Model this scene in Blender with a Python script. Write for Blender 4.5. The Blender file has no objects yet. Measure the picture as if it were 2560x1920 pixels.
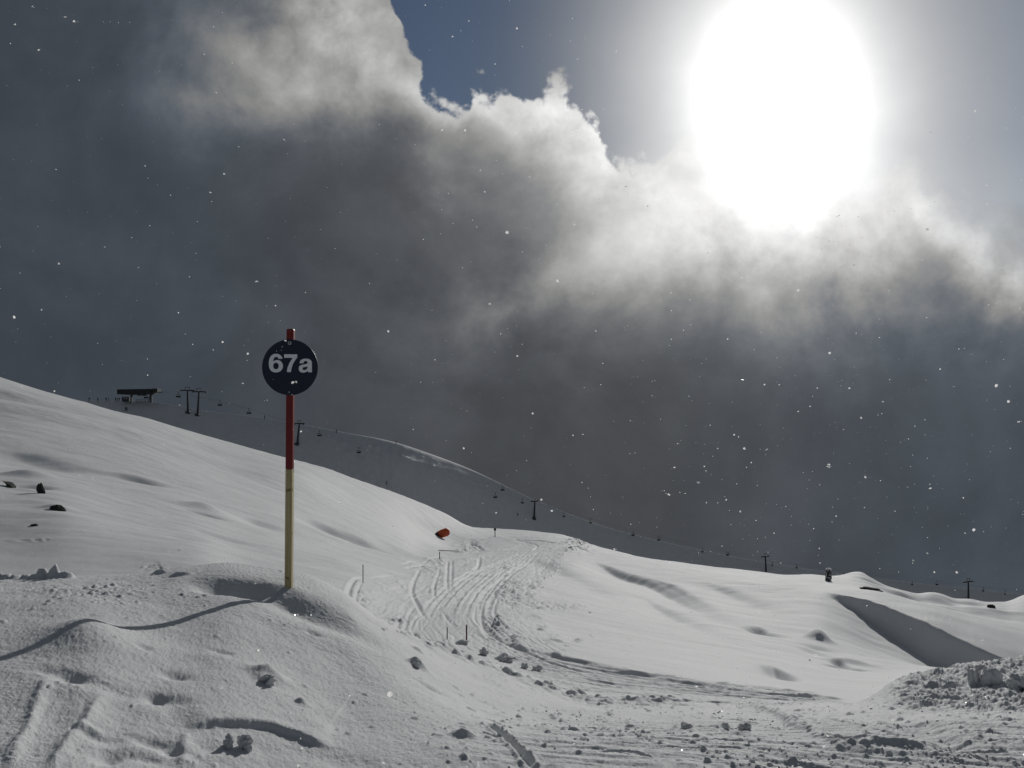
import bpy, bmesh, math, random
import numpy as np
from mathutils import Vector, Matrix

random.seed(7)
rng = np.random.default_rng(11)
sc = bpy.context.scene
COL = sc.collection

# ------------------------------------------------------------------ camera model
F = 1950.0            # focal length in photograph pixels (2560 wide)
CX, HY, EYE = 1280.0, 1060.0, 1.6


def unproj(px, py, d):
    return Vector(((px - CX) / F * d, d, EYE - (py - HY) / F * d))


def zof(py, d):
    return EYE - (py - HY) / F * d


SUN_AZ = math.radians(19.0)
SUN_EL = math.radians(21.5)
L = Vector((math.sin(SUN_AZ) * math.cos(SUN_EL), math.cos(SUN_AZ) * math.cos(SUN_EL), math.sin(SUN_EL)))

# ------------------------------------------------------------------ numpy noise
_perm = rng.permutation(256)
_perm = np.concatenate([_perm, _perm, _perm[:8]])
_gang = rng.random(256) * 2 * np.pi
_gx, _gy = np.cos(_gang), np.sin(_gang)
_rnd = rng.random((256, 6))


def perlin(x, y, seed=0):
    x = x + seed * 17.31
    y = y - seed * 9.77
    xi = np.floor(x).astype(np.int64)
    yi = np.floor(y).astype(np.int64)
    xf = x - xi
    yf = y - yi
    xi &= 255
    yi &= 255
    u = xf * xf * xf * (xf * (xf * 6 - 15) + 10)
    v = yf * yf * yf * (yf * (yf * 6 - 15) + 10)

    def g(ix, iy, fx, fy):
        h = _perm[_perm[ix] + iy]
        return _gx[h] * fx + _gy[h] * fy
    a = g(xi, yi, xf, yf)
    b = g(xi + 1, yi, xf - 1, yf)
    c = g(xi, yi + 1, xf, yf - 1)
    d = g(xi + 1, yi + 1, xf - 1, yf - 1)
    return (a + u * (b - a)) + v * ((c + u * (d - c)) - (a + u * (b - a)))


def fbm(x, y, octaves=4, seed=0, gain=0.5):
    s = 0
    a = 1.0
    f = 1.0
    for o in range(octaves):
        s = s + a * perlin(x * f, y * f, seed + o * 3)
        a *= gain
        f *= 2.03
    return s


def lumps(x, y, cell, seed, dens, rmin=0.2, rmax=0.5, power=0.5):
    """clod field: one possible rounded lump per grid cell, present where a hash is below dens"""
    gx = np.floor(x / cell).astype(np.int64)
    gy = np.floor(y / cell).astype(np.int64)
    out = np.zeros_like(x)
    for i in (-1, 0, 1):
        for j in (-1, 0, 1):
            cx = gx + i
            cy = gy + j
            h = _perm[_perm[(cx + seed * 31) & 255] + ((cy + seed * 57) & 255)]
            r = _rnd[h]
            px = (cx + 0.15 + 0.7 * r[..., 0]) * cell
            py = (cy + 0.15 + 0.7 * r[..., 1]) * cell
            rad = cell * (rmin + (rmax - rmin) * r[..., 2] ** 2)
            q = ((x - px) ** 2 + (y - py) ** 2) / rad ** 2
            on = (r[..., 3] < dens)
            hh = np.where(on & (q < 1), np.maximum(1 - q, 0) ** power * rad * (0.6 + 0.7 * r[..., 4]), 0)
            out = np.maximum(out, hh)
    return out


def sstep(a, b, x):
    t = np.clip((x - a) / (b - a), 0, 1)
    return t * t * (3 - 2 * t)


def pchip(xk, yk, x):
    xk = np.asarray(xk, float)
    yk = np.asarray(yk, float)
    h = np.diff(xk)
    dl = np.diff(yk) / h
    m = np.zeros_like(yk)
    same = dl[:-1] * dl[1:] > 0
    w1 = 2 * h[1:] + h[:-1]
    w2 = h[1:] + 2 * h[:-1]
    mm = np.zeros_like(dl[1:])
    mm[same] = (w1 + w2)[same] / (w1[same] / dl[:-1][same] + w2[same] / dl[1:][same])
    m[1:-1] = mm
    m[0] = dl[0]
    m[-1] = dl[-1]
    i = np.clip(np.searchsorted(xk, x) - 1, 0, len(h) - 1)
    t = np.clip((x - xk[i]) / h[i], 0, 1)
    return ((1 + 2 * t) * (1 - t) ** 2 * yk[i] + t * (1 - t) ** 2 * h[i] * m[i]
            + t * t * (3 - 2 * t) * yk[i + 1] + t * t * (t - 1) * h[i] * m[i + 1])


# ------------------------------------------------------------------ terrain: ridge and hollow lines by distance
# columns: dense in front, coarse round the back
front = np.concatenate([np.arange(-700, -40, 9.0), np.arange(-40, 2600, 2.6), np.arange(2600, 3260, 9.0)])
az_front = np.arctan((front - CX) / F)
az_back = np.linspace(az_front[-1], 2 * np.pi + az_front[0], 64)[1:-1]
az = np.concatenate([az_front, az_back])
pxc = np.concatenate([front, np.where(az_back < np.pi, front[-1], front[0])])
NC = len(az)
NFRONT = len(front)


def curve(pts):
    a = np.array(pts, float)
    y = pchip(a[:, 0], a[:, 1], pxc)
    d = pchip(a[:, 0], a[:, 2], pxc)
    return y, d


def fz(pts):
    y, d = curve(pts)
    return d, zof(y, d)


feats = []
one = np.ones(NC)
feats.append((0.45 * one, 0.0 * one))
feats.append(fz([(-700, 1915, 2.8), (0, 1915, 2.9), (500, 1915, 3.25), (1000, 1920, 3.65), (1700, 1920, 3.8), (2560, 1920, 3.9), (3260, 1920, 3.9)]))
feats.append(fz([(-700, 1660, 3.7), (0, 1645, 3.9), (215, 1585, 4.39), (330, 1578, 4.7), (430, 1567, 5.0), (540, 1540, 5.3), (722, 1590, 5.35), (860, 1650, 5.3),
                 (1000, 1711, 5.1), (1300, 1800, 5.5), (1500, 1820, 5.5), (1900, 1820, 5.5), (2200, 1790, 5.8), (2560, 1757, 6.0), (3260, 1740, 6)]))
# crest of the near bank, then the heap at the right
feats.append(fz([(-700, 1460, 6.5), (0, 1447, 6.6), (170, 1443, 6.6), (300, 1442, 6.6), (400, 1438, 6.6), (450, 1429, 6.6),
                 (560, 1423, 6.6), (650, 1431, 6.6), (722, 1447, 6.55), (800, 1473, 6.5), (870, 1508, 6.5), (940, 1550, 6.8),
                 (1000, 1578, 7.2), (1060, 1606, 7.8), (1130, 1632, 8.5), (1200, 1657, 8.9), (1300, 1692, 9.0),
                 (1400, 1728, 8.7), (1500, 1754, 8.3), (1700, 1770, 8.0), (1900, 1768, 8.2), (2100, 1763, 8.8), (2160, 1757, 9.2),
                 (2200, 1737, 9.4), (2250, 1707, 9.6), (2350, 1684, 9.9), (2450, 1667, 10.1), (2560, 1655, 10.3), (3260, 1640, 10.5)]))
feats.append(fz([(-700, 1500, 10), (0, 1487, 10), (400, 1480, 10), (722, 1500, 10), (870, 1560, 10), (940, 1590, 10),
                 (1000, 1612, 10.2), (1060, 1626, 10.4), (1130, 1636, 10.5), (1200, 1652, 10.6), (1300, 1679, 10.5), (1400, 1708, 9.9),
                 (1500, 1732, 9.4), (1700, 1748, 9.0), (1900, 1757, 9.1), (2100, 1761, 9.6), (2200, 1768, 10.4),
                 (2350, 1748, 11.2), (2560, 1722, 11.8), (3260, 1700, 12)]))
feats.append(fz([(-700, 1470, 15), (0, 1462, 15), (400, 1460, 15), (722, 1490, 15), (870, 1535, 15), (940, 1560, 15), (1000, 1574, 15),
                 (1130, 1582, 15.2), (1200, 1592, 14.8), (1290, 1612, 13.8), (1330, 1624, 13.2), (1400, 1644, 12.5), (1500, 1668, 11.7),
                 (1600, 1688, 11.1), (1700, 1704, 10.7), (1800, 1718, 10.5), (1900, 1730, 10.5), (2000, 1739, 10.7), (2160, 1752, 11.2),
                 (2350, 1722, 13), (2560, 1692, 14), (3260, 1670, 14)]))
feats.append(fz([(-700, 1200, 30), (0, 1248, 28), (150, 1273, 26), (290, 1325, 24), (405, 1363, 22), (520, 1397, 20), (580, 1425, 19.3),
                 (722, 1450, 19), (870, 1480, 19), (940, 1500, 19.5), (1000, 1515, 20), (1060, 1525, 20.5), (1130, 1525, 21),
                 (1200, 1527, 21), (1290, 1545, 20), (1400, 1580, 18.5), (1500, 1605, 17.5), (1600, 1625, 17), (1700, 1645, 16.5),
                 (1800, 1665, 16), (1900, 1685, 15.6), (2000, 1700, 15.3), (2160, 1715, 15.5), (2350, 1695, 18), (2560, 1670, 20), (3260, 1640, 22)]))
feats.append(fz([(-700, 1100, 45), (0, 1150, 45), (290, 1195, 45), (580, 1280, 42), (722, 1320, 42), (870, 1370, 42), (1000, 1408, 42),
                 (1060, 1425, 42), (1130, 1430, 42), (1200, 1435, 42), (1290, 1447, 38), (1400, 1468, 36), (1500, 1497, 34),
                 (1600, 1525, 32), (1700, 1550, 30), (1800, 1575, 28), (1900, 1600, 27), (2000, 1623, 26), (2100, 1643, 26),
                 (2160, 1653, 26), (2260, 1665, 27), (2400, 1682, 27), (2560, 1700, 26), (3260, 1720, 26)]))
Lb = [(-700, 1000, 65), (0, 1050, 65), (290, 1105, 65), (580, 1195, 65), (722, 1235, 66), (870, 1290, 68), (1000, 1343, 70), (1060, 1370, 72),
      (1130, 1383, 72), (1200, 1386, 74), (1290, 1386, 72), (1400, 1402, 60), (1500, 1432, 54), (1600, 1452, 50), (1700, 1467, 48),
      (1800, 1478, 46), (1900, 1484, 46), (2000, 1489, 45), (2040, 1492, 44), (2110, 1516, 42), (2180, 1562, 39), (2260, 1613, 36),
      (2330, 1655, 33.5), (2400, 1680, 32), (2450, 1700, 31), (2560, 1735, 30), (3260, 1850, 28)]
yL, dL = curve(Lb)
feats.append((dL, zof(yL, dL)))
Ub = [(-700, 940, 78), (0, 1000, 78), (290, 1060, 78), (580, 1150, 80), (722, 1180, 82), (870, 1235, 90), (1000, 1290, 98), (1060, 1325, 104),
      (1130, 1350, 108), (1200, 1352, 110), (1290, 1352, 108), (1400, 1366, 85), (1500, 1396, 72), (1600, 1419, 64), (1700, 1435, 58),
      (1800, 1449, 54), (1900, 1463, 50), (2000, 1478, 47.5), (2040, 1483, 46.5), (2110, 1489, 44.6), (2180, 1503, 42), (2230, 1520, 40),
      (2330, 1560, 37), (2450, 1619, 35), (2520, 1650, 33), (2560, 1666, 32), (3260, 1800, 30)]
yU, dU = curve(Ub)
steep = 0.30 + 0.75 * sstep(2060, 2170, pxc)
delta = (yL - yU) * dL / (steep * F + (yU - HY))
wg = sstep(2020, 2110, pxc)
dU = dU * (1 - wg) + (dL + np.maximum(delta, 0.6)) * wg
feats.append((dU, zof(yU, dU)))
S1 = [(-700, 780, 92), (0, 943, 95), (90, 971, 96), (180, 998, 97), (215, 1007, 97.5), (296, 1030, 98), (365, 1046, 99), (440, 1069, 100), (556, 1101, 104), (672, 1133, 107),
      (735, 1149, 109), (820, 1173, 113), (900, 1202, 117), (981, 1232, 121), (1049, 1259, 126), (1117, 1288, 131), (1187, 1319, 139), (1236, 1322, 150), (1301, 1326, 150),
      (1361, 1332, 143), (1402, 1337, 138), (1442, 1351, 125), (1500, 1368, 108), (1536, 1377, 101), (1628, 1399, 88), (1725, 1411, 80), (1820, 1422, 75), (1915, 1433, 72), (1967, 1440, 71),
      (2025, 1437, 70), (2060, 1439, 70), (2106, 1440, 70), (2125, 1436, 70), (2147, 1436, 70), (2166, 1442, 69), (2204, 1460, 68), (2258, 1475, 67), (2304, 1484, 66), (2318, 1481, 66),
      (2359, 1488, 66), (2388, 1498, 66), (2416, 1499, 66), (2470, 1508, 66), (2516, 1508, 67), (2535, 1502, 67.5), (2560, 1492, 68), (3260, 1440, 70)]
yS, dS = curve(S1)
# second crest in front of the skyline at the right
yB, dB = curve([(-700, 1000, 54), (2070, 1456, 54), (2190, 1476, 52), (2260, 1498, 51), (2330, 1516, 50), (2450, 1541, 49), (2560, 1554, 48), (3260, 1600, 48)])
yC, dC = curve([(-700, 1000, 58), (2070, 1453, 58), (2190, 1478, 57), (2330, 1524, 56), (2560, 1566, 54), (3260, 1615, 54)])
wb = sstep(1930, 2110, pxc)
gm1 = dU ** 0.67 * dS ** 0.33
gm2 = dU ** 0.4 * dS ** 0.6
dB2 = gm1 * (1 - wb) + np.maximum(dB, dU * 1.08) * wb
dC2 = gm2 * (1 - wb) + np.maximum(dC, dU * 1.16) * wb
yB2 = (yU * 0.52 + yS * 0.48) * (1 - wb) + yB * wb
yC2 = (yU * 0.24 + yS * 0.76) * (1 - wb) + yC * wb
feats.append((dB2, zof(yB2, dB2)))
feats.append((dC2, zof(yC2, dC2)))
feats.append((dS, zof(yS, dS)))
feats.append((dS * 1.35, zof(yS + 70, dS * 1.35)))
# far hill with the chairlift
FR = [(-700, 1003, 450), (0, 1003, 450), (223, 1003, 450), (382, 1004, 450), (440, 1014, 450), (513, 1027, 453), (585, 1036, 456), (672, 1047, 459), (712, 1053, 460), (794, 1068, 463),
      (884, 1086, 467), (952, 1096, 470), (990, 1105, 472), (1063, 1130, 476), (1144, 1159, 481), (1198, 1182, 485), (1247, 1207, 489), (1307, 1237, 493), (1361, 1259, 497), (1415, 1281, 501), (1500, 1314, 510),
      (1600, 1341, 515), (1700, 1364, 520), (1850, 1395, 525), (2000, 1420, 530),
      (2200, 1447, 535), (2400, 1470, 540), (2560, 1486, 545), (3260, 1540, 550)]
yR, dR = curve(FR)
yFB = np.maximum(yS, yR) + 90
sl = 0.66 + .30 * np.exp(-((pxc - 1080) / 240) ** 2)
dlt = (yFB - yR) * dR / (sl * F + (yFB - HY))
dFB = dR - dlt
zFB = zof(yFB, dFB)
zFR = zof(yR, dR)
feats.append((dFB - 60, zFB - 12))
feats.append((dFB, zFB))
# the crest rounds over
wr_ = np.exp(-((pxc - 1040) / 110) ** 2)
feats.append((dR - 0.8 - 12 * wr_, zFR - (0.8 + 12 * wr_) * (.62 - .17 * wr_)))
feats.append((dR, zFR))
feats.append((dR + .6, zFR - 1.2))
feats.append((dR + 700, zof(yR + 330, dR + 700)))
feats.append((4500 * one, zof(yR + 420, 4500)))

nrow = [60, 150, 150, 55, 70, 90, 80, 55, 60, 30, 20, 45, 16, 16, 10, 90, 40, 6, 16, 8]
assert len(nrow) == len(feats) - 1, (len(nrow), len(feats))


def blur_cols(a, s):
    n = int(3 * s) + 1
    k = np.exp(-0.5 * (np.arange(-n, n + 1) / s) ** 2)
    k /= k.sum()
    p = np.concatenate([a[NFRONT - 1::-1][-1:].repeat(n), a[:NFRONT], a[NFRONT - 1:NFRONT].repeat(n)])
    r = np.convolve(p, k, 'valid')
    o = a.copy()
    o[:NFRONT] = r
    return o


SIG = [14] * len(feats)
SIG[12] = 4
SIG[3] = 6
SIG[9] = 5
SIG[8] = 5
D = np.array([blur_cols(f[0], s_) for f, s_ in zip(feats, SIG)])
Z = np.array([blur_cols(f[1], s_) for f, s_ in zip(feats, SIG)])
# round the back: everything fades to a plain plateau
azs = np.where(az > np.pi, az - 2 * np.pi, az)
wback = 1 - sstep(math.radians(48), math.radians(110), np.abs(azs))
Z = Z * wback
# slopes (pchip along each column)
K = len(feats)
H = np.diff(D, axis=0)
assert (H > 0).all(), [(k, H[k].min(), pxc[H[k].argmin()]) for k in range(K - 1) if H[k].min() <= 0]
DL = np.diff(Z, axis=0) / H
M = np.zeros_like(Z)
w1 = 2 * H[1:] + H[:-1]
w2 = H[1:] + 2 * H[:-1]
same = DL[:-1] * DL[1:] > 0
with np.errstate(divide='ignore', invalid='ignore'):
    hm = (w1 + w2) / (w1 / DL[:-1] + w2 / DL[1:])
M[1:-1] = np.where(same, hm, 0)
cr_ = (DL[:-1] * H[1:] + DL[1:] * H[:-1]) / (H[1:] + H[:-1])
for k_ in (2, 3, 4, 5, 6, 7):
    M[k_] = cr_[k_ - 1]
w_ = sstep(2000, 2200, pxc)
M[8] = DL[7] * (1 - w_) * .9
M[9] = np.where(DL[9] < 0, DL[9], 0) * (1 - w_ * .8)
M[0] = DL[0]
M[-1] = DL[-1]
rows_d, rows_z = [], []
for k in range(K - 1):
    n = nrow[k]
    for i in range(n):
        u = i / n
        d = D[k] * (D[k + 1] / D[k]) ** u
        t = (d - D[k]) / H[k]
        z = ((1 + 2 * t) * (1 - t) ** 2 * Z[k] + t * (1 - t) ** 2 * H[k] * M[k]
             + t * t * (3 - 2 * t) * Z[k + 1] + t * t * (t - 1) * H[k] * M[k + 1])
        rows_d.append(d)
        rows_z.append(z)
rows_d.append(D[-1])
rows_z.append(Z[-1])
RD = np.array(rows_d)            # rows x cols (depth)
RZ = np.array(rows_z)
NR = len(RD)
tcl = np.where(np.abs(azs) <= np.abs(az_front).max() + 1e-6, np.tan(np.clip(azs, az_front[0], az_front[-1])), (pxc - CX) / F)
rad = np.sqrt(1 + tcl ** 2)
PX = RD * (rad * np.sin(azs))[None, :]
PY = RD * (rad * np.cos(azs))[None, :]
seg_start = np.cumsum([0] + nrow)
BASE = RZ.copy()
KBASE = 1


def pix_ground(px, py, z=None, dmin=2.5):
    """the first ground point seen at a photograph pixel"""
    zz = RZ if z is None else z
    c = int(np.argmin(np.abs(front - px)))
    yy = HY - F * (zz[:, c] - EYE) / RD[:, c]
    lo = np.where((yy <= py) & (RD[:, c] > dmin))[0]
    if len(lo):
        i = int(lo[0])
    else:
        ok = np.where((RD[:, c] > dmin) & (RD[:, c] < 600))[0]
        i = int(ok[np.argmin(yy[ok])])
        return Vector(((px - CX) / F * RD[i, c], RD[i, c], zz[i, c]))
    if i > 0 and yy[i - 1] > py:
        u = (yy[i - 1] - py) / (yy[i - 1] - yy[i])
    else:
        u = 1.0
    d = RD[i - 1, c] * (1 - u) + RD[i, c] * u
    z = zz[i - 1, c] * (1 - u) + zz[i, c] * u
    return Vector(((px - CX) / F * d, d, z))


def g2(px, py):
    p = pix_ground(px, py, BASE)
    return np.array((p.x, p.y))


def ground_z(X, Y):
    px = CX + F * X / Y
    c = int(np.argmin(np.abs(front - px)))
    return float(np.interp(Y, RD[:, c], RZ[:, c]))


infront = np.zeros(NC, bool)
infront[:NFRONT] = True
wb2 = wback[None, :]
dH = np.zeros_like(RZ)
X, Y = PX, PY


def region(r0, r1, x0=None, x1=None):
    cs = np.arange(NC) if x0 is None else np.where((front >= x0) & (front <= x1))[0]
    return np.ix_(np.arange(r0, r1), cs)


def dense(poly, n=14):
    """Catmull-Rom through points"""
    P = np.array(poly, float)
    P = np.vstack([2 * P[0] - P[1], P, 2 * P[-1] - P[-2]])
    out = []
    for i in range(1, len(P) - 2):
        for j in range(n):
            t = j / n
            out.append(0.5 * ((2 * P[i]) + (-P[i - 1] + P[i + 1]) * t + (2 * P[i - 1] - 5 * P[i] + 4 * P[i + 1] - P[i + 2]) * t * t
                              + (-P[i - 1] + 3 * P[i] - 3 * P[i + 1] + P[i + 2]) * t ** 3))
    out.append(P[-2])
    return np.array(out)


def polydist(x, y, poly):
    """unsigned distance, side (+ left of travel), arc length"""
    best = np.full(x.shape, 1e9)
    side = np.zeros(x.shape)
    arc = np.zeros(x.shape)
    s = 0.0
    for a, b in zip(poly[:-1], poly[1:]):
        vx, vy = b - a
        ll = vx * vx + vy * vy + 1e-12
        t = np.clip(((x - a[0]) * vx + (y - a[1]) * vy) / ll, 0, 1)
        dx = x - a[0] - t * vx
        dy = y - a[1] - t * vy
        dd = dx * dx + dy * dy
        m = dd < best
        best = np.where(m, dd, best)
        side = np.where(m, np.sign(vx * dy - vy * dx), side)
        ln = math.sqrt(ll)
        arc = np.where(m, s + t * ln, arc)
        s += ln
    return np.sqrt(best), side, arc, s


# ---- near bank (rows up to the crest and a little beyond)
rN = seg_start[4]
S = np.s_[0:rN, :]
x, y = X[S], Y[S]
pimg = CX + F * x / np.maximum(y, 0.3)
yimg = HY - F * (BASE[S] - EYE) / np.maximum(y, 0.3)
rightside = sstep(900, 1500, pimg)
h = 0.022 * fbm(x * 0.9, y * 0.9, 2, 1)
h += 0.009 * fbm(x * 3.1, y * 3.1, 2, 2)
h += 0.0035 * fbm(x * 9, y * 9, 3, 3)
h += 0.0034 * fbm(x * 26, y * 26, 3, 4, 0.7)
h += 0.0021 * perlin(x * 95, y * 95, 5)
h += 0.0016 * perlin(x * 55, y * 55, 7)
# chopped, clod-strewn snow
wx = x + 0.02 * fbm(x * 14, y * 14, 2, 8)
wy = y + 0.02 * fbm(x * 14 + 40, y * 14, 2, 9)
patch = fbm(x * 1.3 + 7, y * 1.3, 3, 6)
dn = np.clip(0.02 + 0.38 * rightside * sstep(1745, 1790, yimg) + 1.5 * patch * (0.06 + rightside), 0, 0.85)
dn = np.where(pimg > 2150, np.maximum(dn, 0.6), dn)
dn_left = 0.8 * np.exp(-((pimg - 230) / 190) ** 2 - ((yimg - 1485) / 22) ** 2)       # broken clods on the left of the bank
dn_mid = 0.30 * np.exp(-((pimg - 1150) / 170) ** 2 - ((yimg - 1830) / 70) ** 2)
dn = np.clip(dn + dn_left + dn_mid, 0, 0.9)
for pts_, wd_ in (([(1880, 1768), (1950, 1792), (2030, 1836), (2098, 1866)], 9), ([(2098, 1866), (2180, 1858), (2260, 1860), (2340, 1884)], 8), ([(1690, 1822), (1760, 1830), (1870, 1830)], 12),
                  ([(1865, 1766), (1930, 1752), (1990, 1756)], 10)):
    dd_, _, _, _ = polydist(pimg, yimg, np.array(pts_, float))
    ln_ = np.exp(-(dd_ / wd_) ** 2)
    dn = np.maximum(dn, .7 * ln_)
    h += ln_ * (.012 + .014 * fbm(x * 16, y * 16, 2, 17))
for (a_, b_, c_, d_) in ((1960, 1800, 60, 22), (2110, 1835, 60, 16), (2320, 1800, 60, 30), (1890, 1825, 60, 22), (2200, 1800, 50, 20), (2210, 1890, 70, 18), (1500, 1870, 120, 20)):
    dn = dn * (1 - .85 * np.exp(-((pimg - a_) / c_) ** 2 - ((yimg - b_) / d_) ** 2))
row_ = np.exp(-((yimg - 1440) / 12) ** 2) * sstep(190, 150, pimg)
h += .03 * np.abs(fbm(x * 12, y * 12, 4, 18)) * row_
ch_ = np.exp(-((pimg - 230) / 170) ** 2 - ((yimg - 1478) / 20) ** 2)
h += ch_ * .022 * np.abs(fbm(x * 11, y * 11, 4, 19))
dn[:, ~infront] = 0.15
h += 0.65 * lumps(wx, wy, 0.07, 1, dn * 0.5, 0.10, 0.36)
h += 0.5 * lumps(wx, wy, 0.15, 2, dn * 0.10, 0.08, 0.28)
h += 0.55 * lumps(wx, wy, 0.33, 3, dn * 0.05, 0.06, 0.2)
h += 0.55 * lumps(wx + 3.3, wy, 0.042, 4, dn * 0.6, 0.12, 0.42)
# fine scratches raked into the snow at the bottom right
rk = sstep(1000, 1500, pimg) * sstep(1760, 1830, yimg)
a_ = 0.22
h += rk * 0.017 * fbm((x * math.cos(a_) - y * math.sin(a_)) * 1.6, (x * math.sin(a_) + y * math.cos(a_)) * 16, 3, 12)
# heap at the right: blocks and gouges
hp = sstep(2170, 2300, pimg) * sstep(1790, 1750, yimg)
h += hp * (0.11 * np.abs(fbm(wx * 2.2, wy * 2.2, 5, 14, .6)) + 0.30 * lumps(wx, wy, 0.17, 5, 0.4 * hp, 0.12, 0.42) + .05 * np.abs(fbm(wx * 6 + wy * 2, wy * 9, 4, 16, .6)) - .085)
# berm of blocks along the edge of the piste
bm_ = np.exp(-((yimg - np.interp(pimg, [900, 1000, 1060, 1130, 1200, 1300, 1400, 1500], [1530, 1582, 1610, 1636, 1661, 1696, 1732, 1756])) / 9.0) ** 2) * sstep(960, 1060, pimg) * sstep(1800, 1650, pimg)
h += bm_ * (0.03 + 0.8 * lumps(wx, wy, 0.17, 6, 0.8 * bm_, 0.15, 0.42) + 0.06 * fbm(x * 5, y * 5, 3, 15))
fade = sstep(0, 1, np.ones_like(h))
dH[S] += h


def bump(px, py, rx, ry, hh, ang=0.0, pw=1.0, lip=0.0):
    """smooth swelling (or pit) at a pixel; radii in metres"""
    c = g2(px, py)
    m = (np.abs(X - c[0]) < 4 * max(rx, ry)) & (np.abs(Y - c[1]) < 4 * max(rx, ry))
    dx, dy = X[m] - c[0], Y[m] - c[1]
    ca, sa = math.cos(ang), math.sin(ang)
    q = ((dx * ca + dy * sa) / rx) ** 2 + ((-dx * sa + dy * ca) / ry) ** 2
    v = hh * np.exp(-q ** pw)
    if lip:
        v += lip * np.exp(-((np.sqrt(q) - 1.25) / 0.35) ** 2)
    dH[m] += v


# hollows and swellings of the bank
for p in [(600, 1470, 0.28, 0.16, -0.070), (545, 1462, 0.14, 0.12, -0.050), (640, 1465, 0.14, 0.14, -0.070), (760, 1522, .26, .2, -.085), (715, 1500, .14, .12, -.03), (590, 1455, .3, .12, -.05), (860, 1570, 0.25, 0.16, -0.030),
          (700, 1478, 0.25, 0.25, 0.050), (215, 1578, 0.16, 0.2, 0.060), (235, 1610, 0.24, 0.2, 0.050), (165, 1606, 0.16, 0.2, -0.021), (90, 1640, 0.4, 0.2, -0.018),
          (180, 1692, 0.075, 0.06, -0.042), (125, 1672, 0.1, 0.05, -0.018), (440, 1695, 0.07, 0.05, -0.027), (385, 1745, 0.05, 0.05, -0.033),
          (430, 1755, 0.1, 0.05, -0.018), (360, 1627, 0.05, 0.035, -0.018), (300, 1735, 0.2, 0.06, -0.012), (555, 1628, 0.06, 0.03, -0.015),
          (670, 1690, 0.09, 0.075, 0.060), (655, 1702, 0.04, 0.04, 0.020), (235, 1832, 0.09, 0.05, -0.024), (275, 1888, 0.05, 0.06, -0.030),
          (385, 1855, 0.08, 0.04, -0.024), (435, 1880, 0.06, 0.035, -0.024), (360, 1895, 0.08, 0.04, -0.018), (230, 1825, 0.06, 0.03, 0.030), (520, 1870, 0.05, 0.05, -0.012),
          (755, 1760, 0.03, 0.025, 0.030), (785, 1585, 0.05, 0.03, -0.020), (1045, 1667, 0.06, 0.05, 0.070), (1075, 1720, 0.09, 0.05, -0.018), (1045, 1630, 0.05, 0.03, 0.030),
          (1160, 1840, 0.06, 0.04, 0.050), (850, 1900, 0.2, 0.1, -0.018), (2140, 1845, 0.2, 0.1, 0.020), (2090, 1790, 0.3, 0.15, -0.015), (1960, 1800, 0.25, 0.12, -0.012)]:
    bump(*p)
# the broken left edge of the bank (row of blocks)
for i, px in enumerate(range(0, 180, 22)):
    bump(px + random.uniform(-6, 6), 1447, .035 + random.uniform(0, .02), .05, .03 + random.uniform(0, .05), 0, 2.0)
bump(400, 1437, .06, .04, .035, 0, 2)
bump(455, 1436, .08, .05, .03, 0, 2)

NEAR = region(0, seg_start[4])
nx, ny = X[NEAR], Y[NEAR]


def groove(pix, width, depth, lip=0.0, edge=None, wob=0.0):
    """a furrow (or a ridge if depth < 0) along pixels on the near bank"""
    poly = dense([g2(*p) for p in pix], 8)
    x0, y0 = poly.min(0) - 0.8
    x1, y1 = poly.max(0) + 0.8
    m = (nx > x0) & (nx < x1) & (ny > y0) & (ny < y1)
    mx = nx[m]
    my = ny[m]
    if wob:
        mx = mx + wob * fbm(mx * 6, my * 6, 2, 21)
        my = my + wob * fbm(mx * 6, my * 6, 2, 22)
    dd, side, arc, tot = polydist(mx, my, poly)
    ends = sstep(0, 0.18 * tot, arc) * sstep(tot, 0.82 * tot, arc)
    v = -depth * np.exp(-(dd / width) ** 2) * ends
    if lip:
        v += lip * np.exp(-((dd - 1.7 * width) / (0.6 * width)) ** 2) * ends
    t = dH[NEAR]
    t[m] += v
    dH[NEAR] = t


def scarp(pix, hgt, soft, reach, wob=0.02):
    """a step: the far side stands higher and falls off behind"""
    poly = dense([g2(*p) for p in pix], 8)
    x0, y0 = poly.min(0) - 2 * reach
    x1, y1 = poly.max(0) + 2 * reach
    m = (nx > x0) & (nx < x1) & (ny > y0) & (ny < y1)
    mx = nx[m]
    my = ny[m]
    my = my + wob * fbm(mx * 5, my * 5, 3, 23)
    dd, side, arc, tot = polydist(mx, my, poly)
    ends = sstep(0, 0.2 * tot, arc) * sstep(tot, 0.8 * tot, arc)
    s = dd * side
    v = hgt * sstep(-soft, soft, s) * np.exp(-np.maximum(s, 0) / reach) * ends
    t = dH[NEAR]
    t[m] += v
    dH[NEAR] = t


scarp([(455, 1822), (540, 1816), (640, 1818), (720, 1838), (790, 1860), (850, 1870)], .034, .02, .4)
groove([(120, 1690), (90, 1770), (50, 1860), (20, 1935)], .025, -.016, wob=.02)
groove([(255, 1735), (225, 1790), (165, 1860), (120, 1940)], .028, -.018, wob=.02)
groove([(165, 1715), (140, 1790), (100, 1860), (70, 1940)], .08, .015)
groove([(320, 1740), (300, 1800), (260, 1870), (240, 1940)], .07, .01)
groove([(470, 1830), (460, 1870), (465, 1930)], .03, -.015, wob=.015)
groove([(1210, 1805), (1260, 1840), (1310, 1890), (1345, 1940)], .022, .035, .012, wob=.015)
groove([(1880, 1765), (1950, 1790), (2030, 1835), (2100, 1866)], .035, -.03, wob=.06)
groove([(2090, 1866), (2180, 1862), (2260, 1862), (2330, 1880)], .03, -.025, wob=.06)
groove([(1700, 1822), (1760, 1828), (1850, 1828)], .04, -.025, wob=.07)
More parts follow.
